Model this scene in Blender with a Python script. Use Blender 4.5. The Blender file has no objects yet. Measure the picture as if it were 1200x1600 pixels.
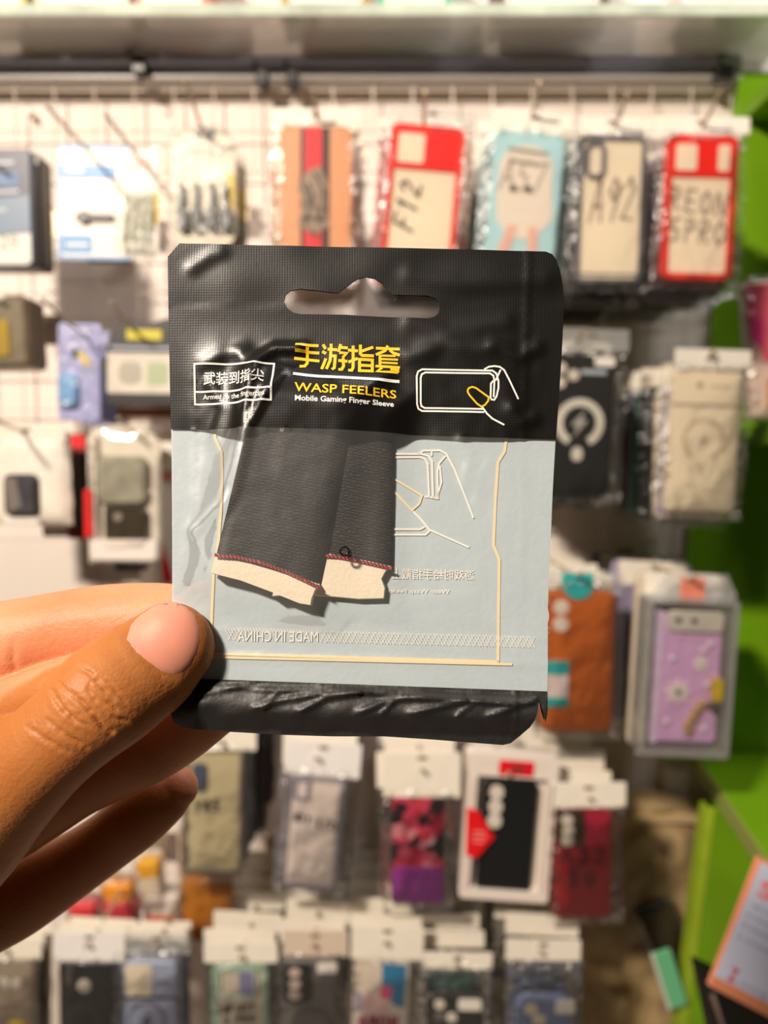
import bpy, bmesh, math, random
import numpy as np
from mathutils import Vector, Matrix, noise
from mathutils.geometry import delaunay_2d_cdt
from mathutils.bvhtree import BVHTree

SC = bpy.context.scene
COL = SC.collection
R = math.radians

# ------------------------------------------------------------------ camera
F = 1200.0                                   # focal length in photo pixels
PITCH = math.atan(80 / F)
CAM = Vector((0, 0, 1.45))
cam_d = bpy.data.cameras.new('camera')
cam = bpy.data.objects.new('camera', cam_d)
COL.objects.link(cam)
cam.location = CAM
cam.rotation_euler = (math.pi / 2 - PITCH, 0, 0)
cam_d.sensor_fit = 'VERTICAL'
cam_d.sensor_height = 36
cam_d.sensor_width = 27
cam_d.lens = 36 * F / 1600
cam_d.clip_start = 0.01
cam_d.dof.use_dof = True
cam_d.dof.focus_distance = 0.163
cam_d.dof.aperture_fstop = 11.5
SC.camera = cam

# ------------------------------------------------------------------ world, lamps, exposure
W = bpy.data.worlds.new('shop_air')
SC.world = W
W.use_nodes = True
W.node_tree.nodes['Background'].inputs[0].default_value = (1.0, 0.86, 0.70, 1)
W.node_tree.nodes['Background'].inputs[1].default_value = 0.012


def lamp(name, loc, target, sx, sy, power, color):
    d = bpy.data.lights.new(name, 'AREA')
    d.shape = 'RECTANGLE'
    d.size, d.size_y = sx, sy
    d.energy = power
    d.color = color
    o = bpy.data.objects.new(name, d)
    COL.objects.link(o)
    o.location = loc
    o.rotation_euler = (Vector(target) - Vector(loc)).to_track_quat('-Z', 'Y').to_euler()
    return o


lamp('ceiling_lamp', (-0.98, -1.02, 2.62), (0.05, 0.75, 1.25), 0.22, 0.14, 77, (1.0, 0.86, 0.72))
lamp('wall_fill_lamp', (0.45, 0.42, 2.70), (0.05, 0.98, 1.2), 0.60, 0.04, 9, (0.97, 0.92, 0.90))  # added fill light for the wall and bag sparkle, no known source

SC.view_settings.view_transform = 'Standard'
SC.view_settings.look = 'None'
SC.view_settings.gamma = 1.0
SC.view_settings.use_curve_mapping = False
SC.view_settings.exposure = 0.0
SC.cycles.transparent_max_bounces = 32
SC.cycles.max_bounces = 10
SC.cycles.sample_clamp_indirect = 6

FWD = Vector((0, math.cos(PITCH), -math.sin(PITCH)))
UP = Vector((0, math.sin(PITCH), math.cos(PITCH)))


def ray(px, py):
    return Vector(((px - 600) / F, 0, 0)) + UP * ((800 - py) / F) + FWD


def at(px, py, Y):
    """the point of the shop seen at a photo pixel, on the upright plane Y metres away"""
    d = ray(px, py)
    return CAM + d * (Y / d.y)


def proj(p):
    q = p - CAM
    z = q.dot(FWD)
    return 600 + F * q.x / z, 800 - F * q.dot(UP) / z


# ------------------------------------------------------------------ materials
def S(r, g, b):
    def f(c):
        c /= 255.0
        return c / 12.92 if c <= 0.04045 else ((c + 0.055) / 1.055) ** 2.4
    return (f(r), f(g), f(b), 1)


MATS = {}


def mat(name, rgb, rough=0.5, metal=0.0, spec=0.5, bump=0.0, bscale=200.0, var=0.0, vscale=30.0, coat=0.0, sss=0.0):
    if name in MATS:
        return MATS[name]
    m = bpy.data.materials.new(name)
    m.use_nodes = True
    nt = m.node_tree
    b = nt.nodes['Principled BSDF']
    c = S(*rgb)
    b.inputs['Base Color'].default_value = c
    b.inputs['Roughness'].default_value = rough
    b.inputs['Metallic'].default_value = metal
    b.inputs['Specular IOR Level'].default_value = spec
    b.inputs['Coat Weight'].default_value = coat
    b.inputs['Coat Roughness'].default_value = 0.08
    if sss:
        b.inputs['Subsurface Weight'].default_value = sss
        b.inputs['Subsurface Scale'].default_value = 0.004
        b.inputs['Subsurface Radius'].default_value = (1.0, 0.4, 0.2)
    if bump or var:
        tc = nt.nodes.new('ShaderNodeTexCoord')
    if bump:
        n = nt.nodes.new('ShaderNodeTexNoise')
        n.inputs['Scale'].default_value = bscale
        n.inputs['Detail'].default_value = 4
        bp = nt.nodes.new('ShaderNodeBump')
        bp.inputs['Strength'].default_value = bump
        bp.inputs['Distance'].default_value = 0.002
        nt.links.new(tc.outputs['Object'], n.inputs['Vector'])
        nt.links.new(n.outputs['Fac'], bp.inputs['Height'])
        nt.links.new(bp.outputs['Normal'], b.inputs['Normal'])
    if var:
        n2 = nt.nodes.new('ShaderNodeTexNoise')
        n2.inputs['Scale'].default_value = vscale
        n2.inputs['Detail'].default_value = 5
        rmp = nt.nodes.new('ShaderNodeValToRGB')
        rmp.color_ramp.elements[0].position = 0.3
        rmp.color_ramp.elements[1].position = 0.7
        rmp.color_ramp.elements[0].color = [x * (1 - var) for x in c[:3]] + [1]
        rmp.color_ramp.elements[1].color = [min(1, x * (1 + var)) for x in c[:3]] + [1]
        nt.links.new(tc.outputs['Object'], n2.inputs['Vector'])
        nt.links.new(n2.outputs['Fac'], rmp.inputs['Fac'])
        nt.links.new(rmp.outputs['Color'], b.inputs['Base Color'])
    MATS[name] = m
    return m


def film(name, tint=(0.97, 0.97, 0.96), gloss=0.05, haze=0.03, rough=0.08, bump=0.5, bscale=90.0, bdist=0.004, fres=1.0):
    """thin clear plastic: straight-through light, a sharp sheen and a little haze"""
    if name in MATS:
        return MATS[name]
    m = bpy.data.materials.new(name)
    m.use_nodes = True
    nt = m.node_tree
    nt.nodes.remove(nt.nodes['Principled BSDF'])
    out = nt.nodes['Material Output']
    N = nt.nodes.new
    tr, gl, df = N('ShaderNodeBsdfTransparent'), N('ShaderNodeBsdfGlossy'), N('ShaderNodeBsdfDiffuse')
    tr.inputs[0].default_value = (*tint, 1)
    gl.inputs['Color'].default_value = (1, 1, 1, 1)
    gl.inputs['Roughness'].default_value = rough
    df.inputs[0].default_value = (0.9, 0.9, 0.88, 1)
    fr = N('ShaderNodeFresnel')
    fr.inputs['IOR'].default_value = 1.4
    ad = N('ShaderNodeMath')
    ad.operation = 'MULTIPLY_ADD'
    ad.inputs[1].default_value = fres
    ad.inputs[2].default_value = gloss
    ad.use_clamp = True
    m1, m2 = N('ShaderNodeMixShader'), N('ShaderNodeMixShader')
    m1.inputs[0].default_value = haze
    L = nt.links.new
    L(tr.outputs[0], m1.inputs[1])
    L(df.outputs[0], m1.inputs[2])
    L(fr.outputs[0], ad.inputs[0])
    L(ad.outputs[0], m2.inputs[0])
    L(m1.outputs[0], m2.inputs[1])
    L(gl.outputs[0], m2.inputs[2])
    L(m2.outputs[0], out.inputs[0])
    if bump:
        tc, n, bp = N('ShaderNodeTexCoord'), N('ShaderNodeTexNoise'), N('ShaderNodeBump')
        n.inputs['Scale'].default_value = bscale
        n.inputs['Detail'].default_value = 2
        bp.inputs['Strength'].default_value = bump
        bp.inputs['Distance'].default_value = bdist
        L(tc.outputs['Object'], n.inputs['Vector'])
        L(n.outputs['Fac'], bp.inputs['Height'])
        for q in (gl, df, fr):
            L(bp.outputs['Normal'], q.inputs['Normal'])
    MATS[name] = m
    return m


# ------------------------------------------------------------------ mesh collector
class MB:
    def __init__(self):
        self.v, self.f, self.mi = [], [], []

    def add(self, vs, fs, mi=0):
        o = len(self.v)
        self.v += [tuple(p) for p in vs]
        self.f += [tuple(i + o for i in f) for f in fs]
        self.mi += [mi] * len(fs)
        return self

    def build(self, name, mats, parent=None, smooth=True, sharp=0.6, kind=None, label=None):
        me = bpy.data.meshes.new(name)
        me.from_pydata(self.v, [], self.f)
        for m in (mats if isinstance(mats, (list, tuple)) else [mats]):
            me.materials.append(m)
        me.polygons.foreach_set('material_index', self.mi)
        bm = bmesh.new()
        bm.from_mesh(me)
        bmesh.ops.recalc_face_normals(bm, faces=bm.faces)
        bm.to_mesh(me)
        bm.free()
        if smooth:
            me.polygons.foreach_set('use_smooth', [True] * len(me.polygons))
            me.set_sharp_from_angle(angle=sharp)
        o = bpy.data.objects.new(name, me)
        COL.objects.link(o)
        if parent is not None:
            o.parent = parent
        if kind:
            o['kind'] = kind
        if label:
            o['label'] = label
        return o

    # --- shapes in an upright frame: x right, z up, y away from the viewer
    def slab(self, pts, yf, yb, bev=0.0006, mi=0):
        n = len(pts)
        rings = [(pts, yb), (pts, yf + bev), (inset(pts, bev), yf)] if bev else [(pts, yb), (pts, yf)]
        vs, fs = [], []
        for p, y in rings:
            vs += [(x, y, z) for x, z in p]
        for k in range(len(rings) - 1):
            for i in range(n):
                j = (i + 1) % n
                fs.append((k * n + i, k * n + j, (k + 1) * n + j, (k + 1) * n + i))
        fs.append(tuple(range(n)))
        fs.append(tuple(range((len(rings) - 1) * n, len(rings) * n)))
        return self.add(vs, fs, mi)

    def frame(self, outer, inner, yf, yb, mi=0):
        n = len(outer)
        vs = [(x, y, z) for p, y in ((outer, yf), (inner, yf), (outer, yb), (inner, yb)) for x, z in p]
        fs = []
        for i in range(n):
            j = (i + 1) % n
            fs += [(i, j, n + j, n + i), (2 * n + i, 3 * n + i, 3 * n + j, 2 * n + j),
                   (i, 2 * n + i, 2 * n + j, j), (n + i, n + j, 3 * n + j, 3 * n + i)]
        return self.add(vs, fs, mi)

    def box(self, a, b, mi=0):
        (x0, y0, z0), (x1, y1, z1) = a, b
        vs = [(x, y, z) for x in (x0, x1) for y in (y0, y1) for z in (z0, z1)]
        return self.add(vs, [(0, 1, 3, 2), (4, 6, 7, 5), (0, 4, 5, 1), (2, 3, 7, 6), (0, 2, 6, 4), (1, 5, 7, 3)], mi)

    def tube(self, pts, r, n=8, mi=0):
        pts = [Vector(p) for p in pts]
        rs = r if isinstance(r, (list, tuple)) else [r] * len(pts)
        vs, fs = [], []
        ref = None
        for i, p in enumerate(pts):
            t = (pts[min(i + 1, len(pts) - 1)] - pts[max(i - 1, 0)]).normalized()
            if ref is None:
                ref = t.orthogonal().normalized()
            ref = (ref - t * ref.dot(t)).normalized()
            b = t.cross(ref)
            vs += [p + (ref * math.cos(2 * math.pi * k / n) + b * math.sin(2 * math.pi * k / n)) * rs[i] for k in range(n)]
        for i in range(len(pts) - 1):
            for k in range(n):
                l = (k + 1) % n
                fs.append((i * n + k, i * n + l, (i + 1) * n + l, (i + 1) * n + k))
        fs += [tuple(range(n)), tuple(range((len(pts) - 1) * n, len(pts) * n))]
        return self.add(vs, fs, mi)


def inset(pts, d):
    n = len(pts)
    area = sum(pts[i][0] * pts[(i + 1) % n][1] - pts[(i + 1) % n][0] * pts[i][1] for i in range(n))
    s = 1 if area > 0 else -1
    out = []
    for i in range(n):
        p0, p1, p2 = Vector(pts[i - 1]), Vector(pts[i]), Vector(pts[(i + 1) % n])
        e1, e2 = (p1 - p0), (p2 - p1)
        e1 = e1.normalized() if e1.length else Vector((1, 0))
        e2 = e2.normalized() if e2.length else e1
        b = Vector((-(e1.y + e2.y), e1.x + e2.x)) * s
        l = b.length or 1
        q = p1 + b / l * d * min(2, 2 / l)
        out.append((q.x, q.y))
    return out


def rrect(x0, z0, x1, z1, r, n=5):
    x0, x1 = min(x0, x1), max(x0, x1)
    z0, z1 = min(z0, z1), max(z0, z1)
    r = min(r, (x1 - x0) / 2 * .999, (z1 - z0) / 2 * .999)
    if r <= 0:
        return [(x0, z0), (x1, z0), (x1, z1), (x0, z1)]
    pts = []
    for cx, cz, a in ((x1 - r, z0 + r, -90), (x1 - r, z1 - r, 0), (x0 + r, z1 - r, 90), (x0 + r, z0 + r, 180)):
        for k in range(n + 1):
            t = R(a + 90 * k / n)
            pts.append((cx + r * math.cos(t), cz + r * math.sin(t)))
    return pts


def ribbon(pts, w, closed=False):
    """2-D ribbon along a polyline: list of quads (each four 2-D points) with square-ended overlaps"""
    q = []
    P = [Vector(p) for p in pts]
    if closed:
        P.append(P[0])
    for a, b in zip(P, P[1:]):
        d = b - a
        if d.length < 1e-9:
            continue
        d.normalize()
        n = Vector((-d.y, d.x)) * w / 2
        a2, b2 = a - d * w * .35, b + d * w * .35
        q.append([a2 + n, a2 - n, b2 - n, b2 + n])
    return q


def strip(pts, w):
    """mitred 2-D ribbon along a polyline, as quads that share their ends"""
    P = [Vector(p) for p in pts]
    n = len(P)
    shut = n > 3 and (P[0] - P[-1]).length < 1e-6
    L, Rr = [], []
    for i in range(n):
        a = P[i - 1] if i else (P[n - 2] if shut else None)
        c = P[i + 1] if i < n - 1 else (P[1] if shut else None)
        d1 = (P[i] - a).normalized() if a is not None else (c - P[i]).normalized()
        d2 = (c - P[i]).normalized() if c is not None else d1
        m = Vector((-(d1.y + d2.y), d1.x + d2.x))
        if m.length < 0.2:
            m = Vector((-d1.y, d1.x)) * 2
        m.normalize()
        k = 1 / max(0.6, m.dot(Vector((-d1.y, d1.x))))
        L.append(P[i] + m * w / 2 * k)
        Rr.append(P[i] - m * w / 2 * k)
    return [[L[i], Rr[i], Rr[i + 1], L[i + 1]] for i in range(n - 1)]


def thing(name, label, cat, loc=(0, 0, 0), rot=(0, 0, 0), group=None):
    o = bpy.data.objects.new(name, None)
    o.empty_display_size = 0.02
    COL.objects.link(o)
    o.location = loc
    o.rotation_euler = rot
    o['label'], o['category'] = label, cat
    if group:
        o['group'] = group
    return o


def tag(o, label, cat, group=None):
    o['label'], o['category'] = label, cat
    if group:
        o['group'] = group
    return o


_tc = {}


def glyphs(s, bold=0.0):
    """flat triangles of a line of lettering, fitted to the unit square"""
    key = (s, bold)
    if key in _tc:
        return _tc[key]
    c = bpy.data.curves.new('lettering', 'FONT')
    c.body = s
    c.offset = bold
    c.resolution_u = 3
    o = bpy.data.objects.new('lettering', c)
    COL.objects.link(o)
    dg = bpy.context.evaluated_depsgraph_get()
    dg.update()
    me = bpy.data.meshes.new_from_object(o.evaluated_get(dg))
    vs = [(v.co.x, v.co.y) for v in me.vertices]
    fs = [tuple(p.vertices) for p in me.polygons]
    bpy.data.objects.remove(o)
    bpy.data.curves.remove(c)
    bpy.data.meshes.remove(me)
    x0, x1 = min(v[0] for v in vs), max(v[0] for v in vs)
    y0, y1 = min(v[1] for v in vs), max(v[1] for v in vs)
    vs = [((x - x0) / (x1 - x0), (y - y0) / (y1 - y0)) for x, y in vs]
    _tc[key] = (vs, fs)
    return vs, fs


# handwriting: strokes of each marker-pen letter in a unit cell
PEN = {
    'A': [[(0, 0), (.45, 1), (.95, 0)], [(.2, .4), (.8, .36)]],
    'F': [[(.1, 0), (.15, 1), (.9, .95)], [(.12, .55), (.7, .52)]],
    'E': [[(.9, 1), (.15, .97), (.1, .02), (.9, 0)], [(.12, .5), (.75, .5)]],
    'R': [[(.1, 0), (.15, 1), (.7, .92), (.75, .6), (.15, .5), (.85, 0)]],
    'O': [[(.5, 1), (.1, .7), (.15, .2), (.5, 0), (.9, .25), (.85, .75), (.5, 1)]],
    'N': [[(.05, 0), (.15, 1), (.8, .05), (.95, 1)]],
    'P': [[(.15, 0), (.2, 1), (.8, .9), (.8, .6), (.2, .5)]],
    'Y': [[(0, 1), (.45, .5)], [(.95, 1), (.3, 0)]],
    'I': [[(.5, 0), (.5, 1)]],
    'T': [[(0, 1), (1, 1)], [(.5, 1), (.5, 0)]],
    'L': [[(.1, 1), (.1, 0), (.85, 0)]],
    'M': [[(0, 0), (.15, 1), (.5, .3), (.85, 1), (1, 0)]],
    'D': [[(.1, 0), (.1, 1), (.7, .8), (.85, .4), (.6, .05), (.1, 0)]],
    'G': [[(.9, .85), (.5, 1), (.1, .6), (.2, .1), (.6, 0), (.9, .4), (.5, .42)]],
    '1': [[(.2, .75), (.5, 1), (.45, 0)]],
    '2': [[(.05, .8), (.4, 1), (.8, .75), (.1, .05), (.95, 0)]],
    '3': [[(.1, .95), (.7, .95), (.4, .55), (.85, .3), (.5, 0), (.05, .1)]],
    '4': [[(.6, 0), (.6, 1), (.05, .35), (.95, .35)]],
    '5': [[(.9, 1), (.25, .95), (.2, .55), (.75, .5), (.75, .1), (.1, 0)]],
    '7': [[(.05, .95), (.9, 1), (.3, 0)]],
    '8': [[(.5, .52), (.15, .75), (.5, 1), (.85, .75), (.2, .3), (.5, 0), (.85, .28), (.5, .52)]],
    '9': [[(.85, .85), (.4, 1), (.1, .7), (.5, .5), (.88, .8), (.6, 0)]],
    ' ': [],
}

# ------------------------------------------------------------------ the wall and the shelf
YW = 1.02            # face of the wall
random.seed(7)


def struct(o):
    o['kind'] = 'structure'
    return o


m_wall = mat('wall_paint', (242, 230, 220), 0.6, var=0.04, vscale=3, bump=0.15, bscale=60)
m_floor = mat('floor_paint', (150, 140, 128), 0.5, var=0.1, vscale=4)
struct(MB().box((-1.3, YW, 0), (1.3, YW + 0.08, 2.75)).build('wall_back', m_wall))
struct(MB().box((-1.6, -1.2, -0.05), (1.6, YW + 0.08, 0)).build('floor', m_floor))

# wire grid fixed just off the wall
m_wire = mat('cream_enamel', (228, 214, 198), 0.35)
grid = thing('wire_grid_panel', 'cream enamelled wire grid fixed flat against the back wall', 'wire grid', (0, 0.997, 1.45))
gz0, gz1 = at(600, 905, 1.0).z - 1.45, at(600, 134, 1.0).z - 1.45
gx0, gx1 = -0.62, at(1150, 300, 1.0).x
me_v = me_h = None
x = at(150, 200, 1.0).x
x -= 0.05 * math.floor((x - gx0) / 0.05)
while x < gx1:
    if me_v is None:
        o = MB().tube([(0, 0, gz0), (0, 0, gz1)], 0.0011, 6).build('upright_wire', m_wire, grid)
        me_v = o.data
    else:
        o = bpy.data.objects.new('upright_wire', me_v)
        COL.objects.link(o)
        o.parent = grid
    o.location = (x, 0, 0)
    x += 0.05
z = gz1 - 0.006
while z > gz0:
    if me_h is None:
        o = MB().tube([(gx0, 0, 0), (gx1, 0, 0)], 0.0011, 6).build('cross_wire', m_wire, grid)
        me_h = o.data
    else:
        o = bpy.data.objects.new('cross_wire', me_h)
        COL.objects.link(o)
        o.parent = grid
    o.location = (0, 0.0026, z)
    z -= 0.05
for sx in (-0.45, -0.05, 0.35):
    for zz in (gz1 - 0.03, gz0 + 0.05):
        MB().tube([(sx, 0.004, zz), (sx, 0.0215, zz)], 0.004, 8).build('wall_stud', m_wire, grid)

# the glass shelf and what carries it
zs = at(600, 92, 1.0).z
m_glass = film('dusty_glass', (0.80, 0.79, 0.78), 0.05, 0.38, 0.12, 0.12, 40, 0.002, 0.5)
m_edge = mat('green_glass_edge', (196, 206, 188), 0.12, spec=0.8, coat=0.6, bump=0.5, bscale=25, var=0.25, vscale=16)
m_rail = mat('violet_grey_rail', (150, 148, 164), 0.4)
m_black = mat('black_plastic', (16, 16, 17), 0.35)
yf = 0.905
shelf = thing('glass_shelf', 'long dusty glass shelf with bright polished front edge across the top', 'shelf', (0, 0.95, zs))
sx1 = at(1215, 60, 0.98).x
MB().slab([(-0.64, 0), (sx1, 0), (sx1, 0.012), (-0.64, 0.012)], yf + 0.004 - 0.95, 1.018 - 0.95, 0).build('glass_pane', m_glass, shelf, False)
MB().slab(rrect(-0.64, -0.0005, sx1, 0.0135, 0.003), yf - 0.95, yf + 0.004 - 0.95, 0.001).build('polished_edge', m_edge, shelf)
rail = thing('shelf_rail', 'violet grey metal rail running under the glass shelf', 'rail', (0, 1.0, zs))
rx1 = at(1158, 110, 0.99).x
MB().slab(rrect(-0.64, -0.026, rx1, -0.0008, 0.003), -0.012, 0.019, 0.001).build('rail_face', m_rail, rail)
MB().slab(rrect(-0.64, -0.031, rx1, -0.026, 0.001), -0.016, 0.019, 0.001).build('rail_lip', mat('pale_rail_lip', (190, 186, 184), 0.3), rail)


def clip(px, py, label, wide):
    t = thing('shelf_clip', label, 'clip', at(px, py, 0.975), group=None)
    MB().slab(rrect(-0.009 * wide, -0.010, 0.009 * wide, 0.008, 0.004), -0.006, 0.013, 0.002).build('clip_body', m_black, t)
    MB().tube([(-0.006 * wide, -0.006, 0.006), (-0.011 * wide, -0.012, 0.013), (-0.003, -0.012, 0.014)], 0.0022).build('lever', m_black, t)
    MB().tube([(0.003, -0.004, -0.008), (0.006, -0.007, -0.016), (0.002, -0.005, -0.024)], 0.0016).build('wire_loop', m_black, t)
    return t


clip(218, 103, 'black clip alone on the rail above the pale green cable blister', 1.0)
clip(410, 122, 'left one of two black clips close together on the rail', 0.8)
clip(457, 122, 'right one of two black clips close together on the rail', 0.8)
clip(1132, 112, 'black clip at the end of the rail beside the green unit', 1.2)

# goods standing on top of the glass, only their feet in view
for i, (p0, p1, rgb, lab) in enumerate([
        (-30, 45, (205, 190, 60), 'yellow green carton at the left end of the glass shelf'),
        (60, 205, (214, 205, 190), 'long cream carton beside the yellow green one on the glass shelf'),
        (215, 330, (196, 104, 88), 'dull red carton on the glass shelf'),
        (440, 580, (176, 140, 70), 'golden brown carton on the glass shelf beside the teal one'),
        (590, 705, (60, 180, 150), 'teal carton on the glass shelf'),
        (770, 950, (88, 70, 48), 'dark brown carton on the glass shelf'),
        (1062, 1200, (236, 226, 226), 'white and pink carton at the right end of the glass shelf')]):
    a, b = at(p0, 0, 0.94), at(p1, 0, 0.94)
    w = b.x - a.x
    t = thing('carton', lab, 'carton', ((a.x + b.x) / 2, 0.955, zs + 0.0122), group='cartons on the glass shelf')
    mm = mat('carton_print_%d' % i, rgb, 0.4)
    MB().slab(rrect(-w / 2, 0, w / 2, 0.09, 0.001), -0.025, 0.03, 0.0005).build('box_body', mm, t)
    MB().slab(rrect(-w / 2 * .8, 0.01, w / 2 * .8, 0.075, 0.002), -0.0256, -0.0249, 0).build('printed_panel', mat('carton_panel', (235, 228, 215), 0.4), t)
    MB().slab(rrect(-w / 2, 0.0895, w / 2, 0.0915, 0.0005), -0.026, 0.031, 0.0003).build('lid_flap', mm, t)

# ------------------------------------------------------------------ green shelf unit on the right
m_green = mat('green_board', (112, 158, 14), 0.42, var=0.12, vscale=9)
m_gedge = mat('green_edging', (150, 176, 40), 0.4, var=0.15, vscale=20)
YG = 0.985
g0 = at(1160, 700, YG)
unit = thing('shelf_unit', 'bright green shelf unit standing beside the wire grid', 'shelf unit', (g0.x, YG, 1.45))


def gp(px, py, Y):
    p = at(px, py, Y)
    return (p.x - g0.x, p.z - 1.45)


MB().slab([gp(1157, 112, YG), gp(1400, 112, YG), gp(1400, 1190, YG), gp(1040, 1190, YG)], 0, 0.012, 0.001).build('back_board', m_green, unit)


def board(name, corners_back, corners_front, z, th, py=None):
    """a shelf board: plan outline back-left, back-right, front-right, front-left"""
    (bx0, by), (bx1, _) = corners_back
    (fx0, fy), (fx1, _) = corners_front
    vs = [(bx0 - g0.x, by - YG, z), (bx1 - g0.x, by - YG, z), (fx1 - g0.x, fy - YG, z), (fx0 - g0.x, fy - YG, z)]
    vs += [(a, b, c - th) for a, b, c in vs]
    o = MB().add(vs, [(0, 1, 2, 3), (4, 5, 6, 7), (0, 1, 5, 4), (2, 3, 7, 6), (1, 2, 6, 5), (3, 0, 4, 7)]).build(name, m_green, unit, False)
    e = 0.0012
    vs = [(fx0 - g0.x - e, fy - YG - e, z + e * .3), (fx1 - g0.x, fy - YG - e, z + e * .3), (fx1 - g0.x, fy - YG - e, z - th - e * .3), (fx0 - g0.x - e, fy - YG - e, z - th - e * .3)]
    vs += [(a + (0 if i in (1, 2) else 0), b + 0.0011, c) for i, (a, b, c) in enumerate(vs)]
    MB().add(vs, [(0, 1, 2, 3), (4, 5, 6, 7), (0, 1, 5, 4), (2, 3, 7, 6), (1, 2, 6, 5), (3, 0, 4, 7)]).build('front_edging', m_gedge, o, False)
    if bx0 != fx0:
        vs = [(bx0 - g0.x - e, by - YG, z + .0004), (fx0 - g0.x - e, fy - YG, z + .0004), (fx0 - g0.x - e, fy - YG, z - th - .0004), (bx0 - g0.x - e, by - YG, z - th - .0004)]
        vs += [(a + e, b, c) for a, b, c in vs]
        MB().add(vs, [(0, 1, 2, 3), (4, 5, 6, 7), (0, 1, 5, 4), (2, 3, 7, 6), (1, 2, 6, 5), (3, 0, 4, 7)]).build('side_edging', mat('pale_green_edging', (168, 178, 96), 0.45), o, False)
    return o


p = at(1159, 190, YG)
board('shelf_board', ((p.x, YG), (0.66, YG)), ((p.x, 0.86), (0.66, 0.86)), p.z - 1.45 + 0.016, 0.016)
p = at(1160, 690, 0.95)
board('shelf_board', ((p.x, YG), (0.66, YG)), ((p.x, 0.84), (0.66, 0.84)), p.z - 1.45 + 0.018, 0.022)
pa, pb = at(1086, 1176, YG), at(1202, 1358, 0.71)
board('shelf_board', ((pa.x, YG), (0.66, YG)), ((pb.x, 0.71), (0.66, 0.71)), pa.z - 1.45, 0.020)
YP = 0.885
MB().slab([(a, b) for a, b in (gp(1108, 1262, YP), gp(1400, 1262, YP), gp(1400, 1760, YP), gp(1045, 1760, YP))], YP - YG, YP - YG + 0.016, 0.001).build('lower_side_board', m_green, unit)
q0, q1 = gp(1110, 1262, YP), gp(1047, 1760, YP)
MB().slab([(q0[0] - .006, q0[1]), (q0[0] + .006, q0[1]), (q1[0] + .006, q1[1]), (q1[0] - .006, q1[1])], YP - YG - 0.002, YP - YG + 0.018, 0.0008).build('edging_strip', m_gedge, unit)

# ------------------------------------------------------------------ hanging goods
m_film = film('crinkled_clear_bag', gloss=0.012, haze=0.012, rough=0.07, bump=0.2, bscale=60, bdist=0.004, fres=0.7)
m_rim = film('crinkled_bag_margin', gloss=0.04, haze=0.02, rough=0.21, bump=1.0, bscale=75, bdist=0.009, fres=0.8)
m_blister = film('moulded_clear_blister', gloss=0.006, haze=0.03, rough=0.14, bump=0.9, bscale=90, bdist=0.005, fres=0.3)
m_header = mat('white_header_film', (240, 232, 216), 0.28, spec=0.5, bump=0.35, bscale=60)
m_insert = mat('cream_insert_card', (232, 217, 190), 0.55, var=0.03, vscale=30)
m_hook = mat('cream_hook_wire', (186, 168, 142), 0.3, metal=0.35)
m_ink = mat('grey_marker_ink', (92, 80, 72), 0.6)
m_dark_ink = mat('black_marker_ink', (50, 42, 40), 0.6)
m_lens = mat('pale_lens_hole', (214, 204, 190), 0.3)


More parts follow.
